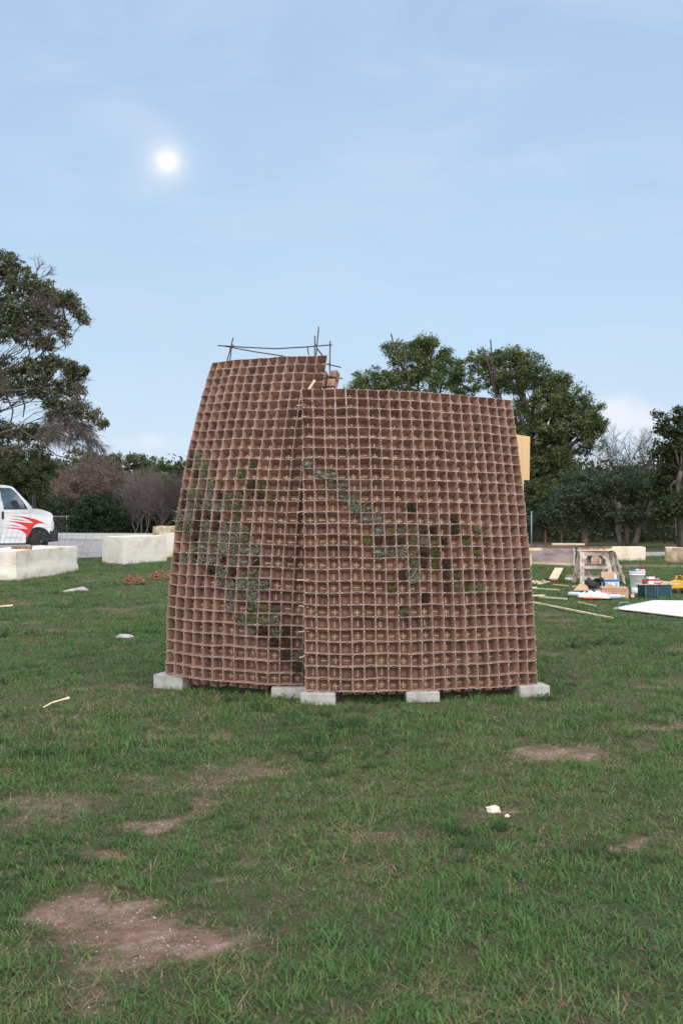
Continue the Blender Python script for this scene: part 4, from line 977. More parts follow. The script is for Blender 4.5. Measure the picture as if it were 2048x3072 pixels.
# small things on the lawn
def stick_obj(name, pts, r0, m, label, cat):
    mb = MB(); mb.tube(pts, r0, 6); tag(mb.build(name, m), label, cat)
g1, g2 = gnd(130, 2132), gnd(207, 2117)
stick_obj('dry_stalk', [g1 + Vector((0, 0, .015)), g1.lerp(g2, .3) + Vector((0, .03, .035)), g1.lerp(g2, .9) + Vector((0, 0, .05)), g2 + Vector((0, 0, .05))], [.004, .007, .008, .016], MT['stick'], 'pale dry stalk lying in the grass left of the walls', 'stalk')
g1, g2 = gnd(190, 1784), gnd(263, 1780)
mb = MB(); mb.tube([g1 + Vector((0, 0, .03)), g1.lerp(g2, .35) + Vector((0, 0, .04)), g1.lerp(g2, .5) + Vector((0, .1, .05)), g1.lerp(g2, .8) + Vector((0, 0, .06)), g2 + Vector((0, 0, .03))], [.02, .04, .035, .05, .03], 7)
tag(mb.build('white_rag', MT['paver']), 'twisted white rag on the grass near the long limestone block', 'rag')
def pebble(c, rx, ry, rz, m, label, seed, name='white_rock'):
    bm = bmesh.new(); bmesh.ops.create_icosphere(bm, subdivisions=3, radius=1)
    for v in bm.verts:
        k = 1 + .35 * mnoise.noise(v.co * 1.6 + Vector((seed, 0, 0))) + .1 * mnoise.noise(v.co * 5); v.co = Vector((v.co.x * rx * k, v.co.y * ry * k, v.co.z * rz * k))
    me = bpy.data.meshes.new(name); bm.to_mesh(me); bm.free(); o = link(name, me, None, [m]); o.location = c; tag(o, label, 'rock')
pebble(gnd(1478, 2436) + Vector((0, 0, .005)), .04, .03, .02, MT['stone_tan'], 'white rock lying in a small gravel patch', 3)
pebble(gnd(1520, 2452) + Vector((0, 0, 0)), .012, .01, .009, MT['stone'], 'tiny pale chip beside the white rock', 8, 'stone_chip')
pebble(gnd(375, 1916) + Vector((0, 0, .01)), .10, .07, .03, MT['paver'], 'flat whitish stone in the grass left of the taller wall', 5)
g1, g2 = gnd(0, 1829), gnd(40, 1828)
stick_obj('dry_stalk', [g1 + Vector((-.5, 0, .03)), g1 + Vector((0, 0, .03)), g2 + Vector((0, 0, .04))], [.012, .012, .02], MT['stick'], 'pale straight stalk lying in front of the long limestone block', 'stalk')

# leaning sheet of welded wire in front of the truck
wm = empty('wire_mesh', (-8.6, 27.6, 0)); wo_ = Vector(wm.location)
def wm_pt(u, v):   # u along, v up
    bend = max(0, u - 2.1) ** 2 * .5
    return Vector((-1.6 + u - .25 * (1 - v), .25 * v + bend, v * 1.12 - .25 * bend)) 
for k in range(22):
    mb = MB(); mb.tube([wm_pt(k * .15, v / 4) for v in range(5)], .0032, 4); mb.build('wire', MT['wire'], wm)
for k in range(8):
    mb = MB(); mb.tube([wm_pt(u * .15, k / 7) for u in range(22)], .0032, 4); mb.build('wire', MT['wire'], wm)
tag(wm, 'leaning sheet of rusty welded wire in front of the truck', 'wire mesh')

# ------------------------------------------------------------------ rental truck
def L2(cx, cy): return ((cx - 650) / 430.0, (1325 - cy) / 430.0)
truck = empty('box_truck', ((650 / 5.6 - 1024) / FPX * 39, 39, 0), R(18)); tag(truck, 'white box truck cab with red swooshes parked on the driveway', 'truck')
arch = [(.47 * math.cos(R(a)), .49 + .47 * math.sin(R(a))) for a in range(200, -21, -12)]
prof = [(-1.49, .33), (-.47, .33)] + arch[1:-1] + [(.50, .42), (.545, .84), (.55, 1.34), (.53, 1.44), (.46, 1.51), (.35, 1.565), (.12, 1.64), (-.23, 1.70), (-1.49, 1.70)]
mb = MB(); k = len(prof); y0, y1 = 0.0, 2.0
mb.add([(x, y0 + (.10 * max(0, x - .2) if x > .2 else 0), z) for x, z in prof] + [(x, y1 - (.10 * max(0, x - .2) if x > .2 else 0), z) for x, z in prof], [tuple(range(k)), tuple(range(2 * k - 1, k - 1, -1))] + [(i, i + k, (i + 1) % k + k, (i + 1) % k) for i in range(k)])
body = mb.build('cab_body', MT['paint'], truck, .018)
gh = [(-1.49, 1.69), (-.20, 1.69), (-.93, 2.50), (-1.0, 2.545), (-1.28, 2.60), (-1.49, 2.605)]
def ghy(z): return .20 * max(0, z - 1.69) / .92
k = len(gh); mb = MB(); mb.add([(x, ghy(z), z) for x, z in gh] + [(x, 2 - ghy(z), z) for x, z in gh], [tuple(range(k)), tuple(range(2 * k - 1, k - 1, -1))] + [(i, i + k, (i + 1) % k + k, (i + 1) % k) for i in range(k)])
roof = mb.build('cab_roof', MT['paint'], truck, .03)
def side_poly(name, pts, th, m, parent, off=.004):
    mb = MB(); P = [Vector((x, ghy(z) - off, z)) for x, z in pts]; P = P if th >= 0 else P[::-1]
    mb.poly(P, abs(th)); return mb.build(name, m, parent)
win = [L2(*p) for p in ((38, 264), (190, 262), (230, 278), (300, 345), (400, 480), (478, 602), (100, 606))]
wc = (sum(p[0] for p in win) / 7, sum(p[1] for p in win) / 7)
side_poly('window_frame', [(wc[0] + (x - wc[0]) * 1.045, wc[1] + (z - wc[1]) * 1.055) for x, z in win], .004, MT['black'], truck, .006)
side_poly('window', win, .004, MT['glass'], truck, .012)
hd = [L2(*p) for p in ((195, 478), (300, 455), (350, 560), (350, 600), (290, 602), (240, 585))]
side_poly('seat_headrest', hd, .003, MT['black'], truck, .014)
side_poly('pillar_trim', [L2(*p) for p in ((425, 520), (480, 602), (430, 604), (418, 560))], .003, MT['black'], truck, .015)
ws = MB(); ws.poly([(-.24, .10, 1.725), (-.24, 1.90, 1.725), (-.905, 1.78, 2.465), (-.905, .22, 2.465)], .012); w_ = ws.build('windshield', MT['glass'], truck); w_.location = (.022, 0, .012)
mb = MB(); x0, z0 = L2(84, 715); mb.box((x0, -.012, z0), (.085, .03, .29)); mb.build('door_handle', MT['black'], truck, .01)
mb = MB(); x0, z0 = L2(582, 478); mb.box((x0, -.12, z0), (.12, .2, .53)); mi_ = mb.build('mirror', MT['black'], truck, .03)
mb = MB(); mb.beam((x0 - .05, 0, z0 - .27), (x0, -.11, z0 - .25), .05, .05); mb.beam((x0 - .12, .03, z0 - .1), (x0, -.08, z0), .03, .03); mb.build('mirror_arm', MT['black'], mi_)
mb = MB(); mb.box((x0 - .064, -.12, z0), (.006, .16, .44)); mb.build('mirror_glass', MT['glass'], mi_)
# door seams
mb = MB()
for q in (((25, 225), (90, 640), (60, 900), (45, 1185)), ((520, 640), (520, 700), (512, 840))):
    P = [L2(*p) for p in q]
    for a, b in zip(P[:-1], P[1:]): mb.beam((a[0], ghy(a[1]) - .002, a[1]), (b[0], ghy(b[1]) - .002, b[1]), .008, .005)
mb.build('door_seam', MT['grey'], truck)
# red swooshes
SW = [[(170, 722), (300, 722), (450, 742), (600, 780), (700, 820), (805, 880), (740, 855), (660, 845), (600, 870), (560, 920), (520, 1000), (470, 1105), (465, 1060), (440, 1020), (390, 975), (300, 945), (95, 925), (250, 922), (380, 935), (480, 945), (440, 905), (350, 860), (250, 830), (135, 810), (280, 815), (420, 832), (570, 845), (520, 805), (430, 765), (330, 738)],
      [(180, 772), (290, 775), (390, 790), (490, 818), (380, 805), (280, 788)], [(90, 870), (220, 876), (320, 886), (408, 912), (300, 900), (200, 886)]]
for s in SW: side_poly('red_swoosh', [L2(*p) for p in s], .002, MT['red'], truck, .003)
def lettering(txt, cx, cy, w, parent, m):
    cu = bpy.data.curves.new('t', 'FONT'); cu.body = txt; cu.size = 1; to = bpy.data.objects.new('t', cu); me = bpy.data.meshes.new_from_object(to)
    bpy.data.objects.remove(to); xs_ = [v.co.x for v in me.vertices]; s = w / (max(xs_) - min(xs_)); x0, z0 = L2(cx, cy)
    for v in me.vertices: v.co = Vector((x0 + v.co.x * s, -.006, z0 + v.co.y * s))
    me.materials.clear(); me.materials.append(m); return link('lettering', me, parent)
lettering('Easier To Drive - V8 Power', 132, 684, 362 / 430, truck, MT['grey'])
lettering('UNDER 8,600 GROSS', 140, 1090, 215 / 430, truck, MT['grey'])
mb = MB(); mb.box((.585, 1.0, .60), (.32, 2.02, .42)); mb.build('front_bumper', MT['black'], truck, .04)
mb = MB(); mb.box((.565, 1.0, 1.05), (.05, 1.5, .34)); mb.build('grille', MT['black'], truck, .01)
for y in (.06, 1.94): mb = MB(); mb.box((.548, y, 1.02), (.07, .16, .3)); mb.build('headlight', MT['clear'], truck, .015)
mb = MB(); mb.box((.56, .02, .98), (.06, .07, .10)); mb.build('turn_signal', MT['orange'], truck, .01)
mb = MB(); mb.box((0.0, 1.0, .62), (.98, 1.8, .5)); mb.build('wheel_well', MT['black'], truck)
mb = MB(); mb.box((-2.2, 1.0, .36), (4.4, 1.7, .16)); mb.build('chassis', MT['black'], truck)
def wheel(x, y, steer, w=.24):
    wr_ = empty('wheel', (x, y, .385)); wr_.parent = truck; wr_.rotation_euler.z = steer
    mb = MB(); h = w / 2; mb.lathe((0, 0, 0), [(.21, -h), (.34, -h), (.375, -h * .7), (.385, -h * .2), (.385, h * .2), (.375, h * .7), (.34, h), (.21, h)], 36, 0, 'Y')
    mb.build('tyre', MT['rubber'], wr_)
    mb = MB(); mb.lathe((0, 0, 0), [(.215, -h * .98), (.205, -h * .7), (.17, -h * .45), (.09, -h * .5), (.085, -h * .95), (.03, -h * 1.0)], 28, 0, 'Y'); rm = mb.build('rim', MT['steel'], wr_)
    mb = MB()
    for k in range(8):
        a = k * math.pi / 4; mb.box((.145 * math.cos(a), -h * .52, .145 * math.sin(a)), (.045, .02, .045), 0)
    mb.build('hub_holes', MT['black'], rm)
    return wr_
wheel(0.03, .17, R(36)); wheel(0.03, 1.83, R(36)); wheel(-3.4, .2, 0, .4); wheel(-3.4, 1.8, 0, .4)
mb = MB(); mb.box((-3.62, 1.0, 2.05), (4.2, 2.3, 2.9)); mb.build('cargo_box', MT['paint'], truck, .02)
# park fence and gate beyond the driveway
def fence(name, a, b, h, n, m, label, mesh_step=.35):
    a, b = Vector(a), Vector(b); root = empty(name, a); d = b - a
    for k in range(n + 1): mb = MB(); mb.tube([d * (k / n), d * (k / n) + Vector((0, 0, h))], .035, 6); mb.build('post', m, root)
    mb = MB(); mb.tube([Vector((0, 0, h - .05)), d + Vector((0, 0, h - .05))], .02, 5); mb.build('top_rail', m, root)
    mb = MB(); L = d.length; u = d.normalized(); q = 0
    while q < L:
        mb.tube([u * q + Vector((0, 0, .05)), u * min(L, q + h - .1) + Vector((0, 0, min(h - .05, L - q)))], .0028, 3, 0, False); mb.tube([u * q + Vector((0, 0, h - .05)), u * min(L, q + h - .1) + Vector((0, 0, .05))], .0028, 3, 0, False); q += mesh_step * .5
    tag(mb.build('chain_link', m, root), None, None, None, 'stuff')
    tag(root, label, 'fence')
fence('chain_link_fence', (-26, 69.5, 0), (-17.3, 69.0, 0), 1.3, 5, MT['galv'], 'galvanised chain-link fence behind the truck hood')
fence('chain_link_fence', (8, 47.5, 0), (40, 48.5, 0), 1.35, 12, MT['wire'], 'galvanised chain-link fence under the oaks beyond the road')
mb = MB(); p = gnd(1593, 1643); mb.tube([p, p + Vector((0, 0, 1.55))], .03, 6); mb.lathe(p + Vector((0, 0, 1.5)), [(.045, 0), (.05, .04), (.03, .08)], 8)
tag(mb.build('metal_post', mat('blue_grey_post', [(.22, .30, .32), (.3, .38, .40)], 5, .6)), 'slim blue-grey metal post just past the free end of the lower wall', 'post')
sh = empty('picnic_shelter', (9.6, 46, 0))
for x in (-.2, .55): mb = MB(); mb.beam((x, 0, 0), (x, 0, .82), .07, .07); mb.build('post', MT['rust_rail'], sh)
mb = MB(); mb.beam((-.55, 0, 1.0), (-.1, 0, .8), .5, .06); mb.beam((-.1, 0, .82), (.75, 0, .84), .5, .06); mb.build('roof', MT['rust_rail'], sh); tag(sh, 'low dark wooden frame with a kinked top in the shade of the oaks', 'shelter')

# ------------------------------------------------------------------ right side: form panels, sawhorses, tools
def q8(x, y): return (1540 + x / 3.087, 1560 + y / 3.087)
def g8(x, y): return gnd(*q8(x, y))
fb = empty('form_box', g8(330, 418)); fo = Vector(fb.location)
a, b = g8(60, 412) - fo, g8(560, 432) - fo
mb = MB(); mb.beam(a + Vector((0, 0, .25)), b + Vector((0, 0, .25)), .03, .50); mb.build('long_panel', MT['rust_panel'], fb)
mb = MB(); mb.beam(a + Vector((0, .06, .535)), b + Vector((.05, .06, .525)), .2, .05); mb.build('top_rail', MT['rust_rail'], fb)
mb = MB(); mb.beam(a + Vector((0, -.03, .02)), b + Vector((0, -.03, .02)), .05, .06); mb.build('bottom_rail', MT['lumber'], fb)
for dx in (-.02, .06): mb = MB(); mb.beam(b + Vector((dx, -.03, 0)), b + Vector((dx, -.03, .5)), .045, .05); mb.build('stud', MT['old_wood'] if dx < 0 else MT['black'], fb)
tag(fb, 'long low form box with a stained pinkish panel and rusty top rail', 'form box')
f2 = empty('form_box', g8(585, 432)); fo = Vector(f2.location); c = g8(900, 425) - fo
mb = MB(); mb.beam(Vector((0, 0, .25)), Vector((.12, 0, .25)), .05, .5); mb.build('stud', MT['old_wood'], f2)
mb = MB(); mb.beam(Vector((.12, .02, .25)), c + Vector((0, 0, .25)), .03, .48); mb.build('long_panel', mat('reddish_form_panel', [(.36, .2, .14), (.5, .32, .24)], 3, .85), f2)
mb = MB(); mb.beam(Vector((0, .05, .515)), c + Vector((0, .05, .515)), .16, .04); mb.build('top_rail', MT['rust_rail'], f2)
for t in (.35, .62): mb = MB(); q = c * t + Vector((.06, -.03, 0)); mb.beam(q, q + Vector((0, 0, .48)), .08, .04); mb.build('stud', MT['old_wood'], f2)
tag(f2, 'reddish form box with wooden studs behind the sawhorses', 'form box')
def board(name, p0, p1, w, t, m, label, cat='board', z=0.0, group=None, bevel=.002):
    p0, p1 = Vector(p0), Vector(p1); c = (p0 + p1) / 2; mb = MB(); mb.beam(p0 - c, p1 - c, w, t); o = mb.build(name, m, None, bevel); o.location = c + Vector((0, 0, z + t / 2)); return tag(o, label, cat, group)
pa, pb = at(*q8(355, 245), 29.9), at(*q8(655, 252), 29.7); pa.z = pb.z = .56
board('plank', pa, pb, .3, .05, MT['lumber'], 'pale plank lying on the long form box', 'plank')
p1 = at(*q8(130, 285), 28.6); p2 = at(*q8(256, 282), 28.7)
mb = MB(); mb.beam(p1, p2, .12, .075); mb.beam((p1.x + .1, p1.y + .2, .0), (p1.x + .1, p1.y + .2, p1.z), .09, .09); tag(mb.build('timber', MT['lumber'], None, .004), 'pale timber end sticking out beside the free end of the lower wall', 'timber')

def sawhorse(loc, rz, L, label):
    root = empty('sawhorse', loc, rz); H = .70; sx = .19
    mb = MB(); mb.box((0, 0, H - .045), (L, .07, .09)); mb.build('top_beam', MT['old_wood'], root, .004)
    for x in (-1, 1):
        for y in (-1, 1):
            mb = MB(); mb.beam((x * (L / 2 - .05), y * .055, H - .02), (x * (L / 2 + .03), y * .27, 0), .095, .035, 0, up=(0, y, .3)); mb.build('leg', MT['old_wood'], root, .003)
    for y in (-1, 1):
        for z, hh in ((.36, .055), (.14, .06)):
            yy = y * (.055 + .215 * (H - z) / H + .03); mb = MB(); mb.box((0, yy, z), (L - .02, .022, hh)); mb.build('side_rail', MT['old_wood'], root, .003)
        for x in (-1, 1):   # corner gussets
            for z, s_ in ((H - .11, -1),):
                if s_ == 1: continue
                yy = y * (.055 + .215 * (H - z) / H + .028); mb = MB(); X = x * (L / 2 - .03)
                mb.poly([(X, yy - .01 * y, z + .02), (X - x * .13, yy - .01 * y, z + .02), (X, yy + .02 * y, z - .12)], .016); mb.build('gusset', MT['old_wood'], root)
    for x in (-1, 1):
        mb = MB(); mb.beam((x * (L / 2), -.2, .22), (x * (L / 2), .2, .22), .02, .08); mb.build('end_rail', MT['old_wood'], root)
    tag(root, label, 'sawhorse')
sawhorse((5.42, 21.5, 0), R(6), .62, 'weathered wooden sawhorse standing lengthwise in front, behind the black saw')
sawhorse((5.92, 21.9, 0), R(78), .72, 'weathered wooden sawhorse turned end-on beside the white bucket')
sawhorse((5.68, 22.15, 0), R(22), .66, 'weathered wooden sawhorse standing behind the other two under the board')
mb = MB(); mb.box((0, 0, 0), (1.0, .75, .02)); o = mb.build('plywood_board', MT['lumber'], None, .002); o.location = (5.62, 21.75, .712); o.rotation_euler = (R(-2), R(-.5), R(-6)); tag(o, 'pale plywood board laid across the two sawhorses', 'board')
board('wood_offcut', (5.75, 21.55, .724), (6.0, 21.75, .724), .1, .03, MT['lumber'], 'short offcut lying on the sawhorse board', 'offcut')

# bucket with small packets on its lid
bk = empty('bucket', g8(1142, 655)); mb = MB(); mb.lathe((0, 0, 0), [(.125, 0), (.13, .01), (.148, .29), (.158, .292), (.158, .31), (.15, .312), (.152, .335), (.16, .336), (.16, .352), (.15, .355)], 28); mb.build('pail', MT['white'], bk)
mb = MB(); mb.lathe((0, 0, .352), [(.163, 0), (.165, .012), (.15, .014), (.12, .008)], 28); mb.build('lid', MT['white'], bk)
mb = MB(); mb.tube([(-.16, 0, .3), (-.15, -.1, .22), (0, -.18, .17), (.15, -.1, .22), (.16, 0, .3)], .004, 5); mb.build('handle', MT['galv'], bk)
tag(bk, 'white plastic bucket with small packets on its lid', 'bucket')
bp = Vector(bk.location)
def packet(name, loc, dims, rz, m, label, band=None, cat='packet'):
    o = empty(name, loc, rz); mb = MB(); mb.box((0, 0, dims[2] / 2), dims); mb.build('carton', m, o, .003)
    if band: mb = MB(); mb.box((0, -.0005, dims[2] * .55), (dims[0] * 1.01, dims[1] * 1.01, dims[2] * .3)); mb.build('label_band', band, o)
    tag(o, label, cat); return o
packet('packet', bp + Vector((-.09, -.02, .366)), (.085, .05, .045), .2, MT['teal'], 'small blue-green packet on the bucket lid', MT['blue'])
packet('packet', bp + Vector((.01, .02, .366)), (.07, .06, .05), -.2, MT['grey'], 'small grey packet on the bucket lid', MT['white'])
packet('packet', bp + Vector((.09, -.03, .366)), (.08, .06, .045), .1, MT['red'], 'small red packet on the bucket lid', MT['white'])

# blue and white carton with open flaps
cb = empty('carton', g8(893, 655)); W_, D_, H_ = .29, .22, .21
def carton(root, W_, D_, H_, m, flaps=True):
    mb = MB(); t = .005
    mb.box((0, 0, t / 2), (W_, D_, t))
    for sx_, sy, dx, dy in ((-1, 0, t, D_), (1, 0, t, D_)): mb.box((sx_ * (W_ / 2 - t / 2), 0, H_ / 2), (t, D_ - .0, H_))
    for sy in (-1, 1): mb.box((0, sy * (D_ / 2 + t / 2), H_ / 2), (W_, t, H_))
    mb.build('carton_body', m, root)
carton(cb, W_, D_, H_, MT['white'])
mb = MB(); mb.box((0, -D_ / 2 - .0075, H_ - .025), (W_ + .004, .004, .05)); mb.box((-W_ / 2 - .003, 0, H_ - .025), (.004, D_, .05)); mb.build('blue_stripe', MT['blue'], cb)
mb = MB(); mb.lathe((-.03, -D_ / 2 - .007, .075), [(.055, 0), (.055, -.003)], 18, 0, 'Y'); mb.build('yellow_ring_print', MT['yellow'], cb)
mb = MB(); mb.lathe((-.03, -D_ / 2 - .0105, .075), [(.034, 0), (.034, -.002)], 18, 0, 'Y'); mb.build('ring_centre_print', MT['galv'], cb)
mb = MB()
for x, z in ((-.11, .13), (-.11, .1), (.09, .12), (.09, .09), (-.11, .04), (.09, .05)): mb.box((x, -D_ / 2 - .0075, z), (.05, .003, .014))
mb.build('print', MT['blue'], cb)
mb = MB(); mb.beam((-W_ / 2 + .01, D_ / 2, H_), (W_ / 2 - .01, D_ / 2, H_), .004, .004); mb.poly([(-W_ / 2, D_ / 2, H_), (W_ / 2, D_ / 2, H_), (W_ / 2, D_ / 2 + .05, H_ + .13), (-W_ / 2, D_ / 2 + .05, H_ + .13)], .004); mb.poly([(-W_ / 2, -D_ / 2, H_), (-W_ / 2, D_ / 2, H_), (-W_ / 2 - .07, D_ / 2, H_ + .05), (-W_ / 2 - .07, -D_ / 2, H_ + .05)], .004); mb.build('flap', MT['card'], cb)
tag(cb, 'white carton with blue rim, yellow ring print and raised brown flaps', 'carton')
mb = MB(); p = Vector(cb.location) + Vector((.10, 0, .05)); mb.lathe(p, [(.022, 0), (.024, .2), (.02, .22), (.02, .25), (.004, .252)], 12); tag(mb.build('sealant_tube', MT['white']), 'white sealant tube standing in the blue-rimmed carton', 'tube')

# taped cardboard box
tb = empty('cardboard_box', (4.93, 18.05, 0), R(-8)); mb = MB(); mb.box((0, 0, .095), (.46, .40, .19)); mb.build('box_body', MT['card'], tb, .004)
mb = MB()
for k in range(16): mb.box((-.21 + k * .028, -.2025, .165), (.016, .003, .022), 0, 0, 0, R(35))
for k in range(6): mb.box((-.17 + k * .068, -.2025, .125), (.05, .003, .012))
mb.box((0, -.2025, .075), (.11, .003, .035)); mb.box((-.02, -.2025, .04), (.07, .003, .02))
mb.build('red_print', mat('faded_red_print', [(.45, .12, .09), (.52, .17, .13)], 20, .8), tb)
mb = MB(); mb.box((-.232, 0, .165), (.003, .38, .03)); mb.box((-.232, -.05, .08), (.003, .2, .03)); mb.build('side_print', mat('red_stripe_print', [(.5, .05, .05), (.58, .08, .07)], 10, .8), tb)
mb = MB(); mb.box((0, 0, .1915), (.46, .05, .002)); mb.build('tape', mat('brown_tape', [(.4, .25, .14), (.46, .3, .18)], 6, .3), tb)
tag(tb, 'taped brown cardboard box with red printed border on the grass', 'cardboard box')

# white tray with paper and plastic film
ty = empty('paint_tray', g8(760, 735), R(-28)); mb = MB(); mb.box((0, .1, .03), (.56, .50, .012), 0, 0, R(4))
for s_ in (-1, 1): mb.box((s_ * .28, .1, .05), (.014, .50, .05), 0, 0, R(4))
mb.box((0, -.15, .035), (.56, .014, .045)); mb.build('tray', MT['white'], ty, .004)
r = random.Random(4)
for k, (x, y) in enumerate(((-.15, .22), (.02, .25), (.12, .05))):
    mb = MB(); pts = [(x + math.cos(q * .9) * .11 * r.uniform(.6, 1.2), y + math.sin(q * .9) * .09 * r.uniform(.6, 1.2), .055 + r.uniform(0, .06)) for q in range(7)]; c_ = (x, y, .12)
    mb.add(pts + [c_] + [(p[0], p[1], .04) for p in pts], [(i, (i + 1) % 7, 7) for i in range(7)] + [(i, i + 8, (i + 1) % 7 + 8, (i + 1) % 7) for i in range(7)]); mb.build('crumpled_paper', MT['white_board'], ty)
tag(ty, 'white tray with crumpled paper in front of the taped box', 'tray')
mb = MB(); p = g8(700, 742); mb.poly([p + Vector((-.12, -.03, .005)), p + Vector((.2, -.1, .005)), p + Vector((.25, .1, .005)), p + Vector((-.1, .15, .005))], .02); tag(mb.build('orange_wrapper', MT['orange'], None, .004), 'flat orange wrapper under the white tray edge', 'wrapper')
def bottle(loc, rz, label):
    root = empty('bottle', loc, rz); mb = MB(); mb.lathe((0, 0, .045), [(.02, -.14), (.042, -.13), (.044, -.02), (.04, .0), (.044, .02), (.042, .07), (.016, .13), (.016, .15)], 14, 0, 'X'); mb.build('bottle_body', MT['clear'], root)
    mb = MB(); mb.lathe((0, 0, .045), [(.018, .15), (.018, .17)], 12, 0, 'X'); mb.build('cap', MT['white'], root); tag(root, label, 'bottle')
bottle(g8(575, 722), R(-20), 'clear plastic bottle lying left of the white tray'); bottle(g8(935, 742) + Vector((0, -.05, 0)), R(15), 'clear plastic bottle lying against the taped cardboard box')
# circular saw
sw = empty('circular_saw', g8(745, 665), R(-15)); mb = MB(); mb.box((0, 0, .02), (.36, .18, .012)); mb.build('base_plate', MT['galv'], sw, .002)
mb = MB(); mb.lathe((-.05, -.06, .10), [(.10, 0), (.105, .02), (.105, .05), (.09, .06)], 22, 0, 'Y'); mb.build('blade_guard', MT['black'], sw)
mb = MB(); mb.lathe((.0, .0, .12), [(.05, -.02), (.06, 0), (.06, .10), (.045, .14)], 16, 0, 'Y'); mb.build('motor', MT['black'], sw)
mb = MB(); mb.tube([(.0, .0, .18), (.06, .0, .235), (.14, .0, .22), (.19, .0, .14), (.17, .0, .05)], .022, 8); mb.build('handle', MT['black'], sw)
mb = MB(); mb.tube([(-.06, 0, .19), (-.1, 0, .24), (-.14, 0, .22)], .018, 8); mb.build('front_grip', MT['black'], sw); tag(sw, 'black circular saw lying behind the white tray', 'circular saw')
dr = empty('hand_drill', g8(790, 640), R(40)); mb = MB(); mb.lathe((0, 0, .17), [(.02, -.14), (.035, -.12), (.04, 0), (.04, .08), (.03, .1)], 12, 0, 'X'); mb.build('drill_body', MT['black'], dr)
mb = MB(); mb.beam((.03, 0, .15), (.06, 0, .03), .04, .055); mb.build('grip', MT['black'], dr, .006); mb = MB(); mb.box((.06, 0, .025), (.12, .07, .05)); mb.build('battery', MT['black'], dr, .006); tag(dr, 'black hand drill beside the blue-rimmed carton', 'drill')
mb = MB(); p = g8(625, 672); mb.poly([p + Vector((-.16, -.02, .01)), p + Vector((.14, -.06, .01)), p + Vector((.16, .2, .10)), p + Vector((.02, .24, .12))], .01); tag(mb.build('cardboard_flap', MT['card']), 'folded cardboard scrap left of the black saw', 'cardboard')

# teal storage tub with planks and small cans on top
tb2 = empty('storage_tub', (5.70, 18.15, 0), R(4)); mb = MB(); mb.box((0, 0, .115), (.50, .34, .23), taper=1.03); mb.build('tub', MT['teal'], tb2, .008)
mb = MB()
for x in (-.235, -.06, -.02, .235): mb.box((x, -.176, .115), (.022, .014, .22), 0, 0, R(-1))
mb.build('rib', mat('teal_rib', [(.04, .09, .11), (.07, .14, .17)], 6, .35), tb2, .002)
mb = MB(); mb.box((-.13, -.174, .15), (.13, .008, .09)); mb.build('latch_plate', mat('dark_latch', [(.02, .035, .045), (.03, .05, .06)], 6, .4), tb2, .003); tag(tb2, 'dark teal storage tub holding planks and cans', 'storage tub')
tz = .236
board('plank', (5.33, 18.0, tz), (5.88, 18.08, tz), .20, .02, MT['old_wood'], 'weathered short plank laid over the teal tub', 'plank'); board('plank', (5.90, 18.06, tz), (6.13, 18.10, tz), .14, .022, MT['old_wood'], 'smaller weathered plank at the tub corner beside the yellow tool', 'plank')
tz2 = tz + .021
def can(loc, r_, h, m, lid, label, band=None):
    root = empty('can', loc); mb = MB(); mb.lathe((0, 0, 0), [(r_ * .97, 0), (r_, .003), (r_, h - .003), (r_ * .97, h)], 18); mb.build('can_body', m, root)
    mb = MB(); mb.lathe((0, 0, h), [(r_ * .98, 0), (r_ * .98, .006), (r_ * .8, .008)], 18); mb.build('lid', lid, root)
    if band: mb = MB(); mb.lathe((0, 0, h * .3), [(r_ * 1.015, 0), (r_ * 1.015, h * .4)], 18); mb.build('paper_label', band, root)
    tag(root, label, 'can')
can((5.47, 18.0, tz2), .04, .075, MT['black'], MT['galv'], 'dark can on the tub planks', MT['red'])
packet('packet', (5.585, 18.02, tz2), (.12, .09, .12), .25, MT['white'], 'crumpled white and red packet on the teal tub', MT['red'])
packet('packet', (5.70, 17.99, tz2), (.11, .07, .06), -.1, MT['red'], 'low red and white packet on the teal tub', MT['white'])
packet('packet', (5.72, 18.1, tz2), (.09, .06, .09), .3, MT['galv'], 'grey-blue packet behind the red one on the tub', MT['blue'])
packet('sanding_block', (5.86, 18.06, tz2), (.12, .06, .03), .1, MT['old_wood'], 'brown sanding block on the tub plank', None, 'sanding block')
pt = g8(1118, 690); root_can = can(pt, .065, .11, MT['white'], MT['galv'], 'white paint can between the taped box and the teal tub')
mb = MB(); p = g8(1160, 668); mb.lathe(p + Vector((0, 0, .06)), [(.03, -.05), (.045, -.04), (.045, .03), (.02, .05)], 12, 0, 'X'); mb.tube([p + Vector((.03, 0, .05)), p + Vector((.06, .02, .0))], .012, 6); tag(mb.build('black_nozzle', MT['black']), 'black hose nozzle next to the white paint can', 'nozzle')
can(g8(1098, 738), .032, .075, MT['red'], MT['white'], 'small red and white can beside the taped box', MT['white'])

# yellow cordless tool case / blower
yt = empty('yellow_tool', (6.30, 19.1, 0), R(-6))
mb = MB(); mb.beam((-.30, .05, .20), (.05, .0, .17), .08, .075); mb.build('barrel', MT['yellow'], yt, .012)
mb = MB(); mb.poly([(-.02, -.09, .08), (.28, -.09, .10), (.26, -.09, .23), (.10, -.09, .25), (-.04, -.09, .20)], -.18); o_ = mb.build('housing', MT['yellow'], yt, .015)
mb = MB(); mb.tube([(.10, 0, .23), (.12, 0, .33), (.18, 0, .345), (.23, 0, .32), (.255, 0, .22)], .02, 8); mb.build('handle', MT['yellow'], yt)
mb = MB(); mb.tube([(.115, 0, .335), (.18, 0, .36), (.235, 0, .33)], .022, 8); mb.build('grip_pad', MT['black'], yt)
for x in (.05, .22): mb = MB(); mb.lathe((x, -.09, .05), [(.045, 0), (.05, .01), (.05, .03), (.045, .04)], 14, 0, 'Y'); mb.box((x, -.07, .09), (.03, .03, .06)); mb.build('foot', MT['black'], yt)
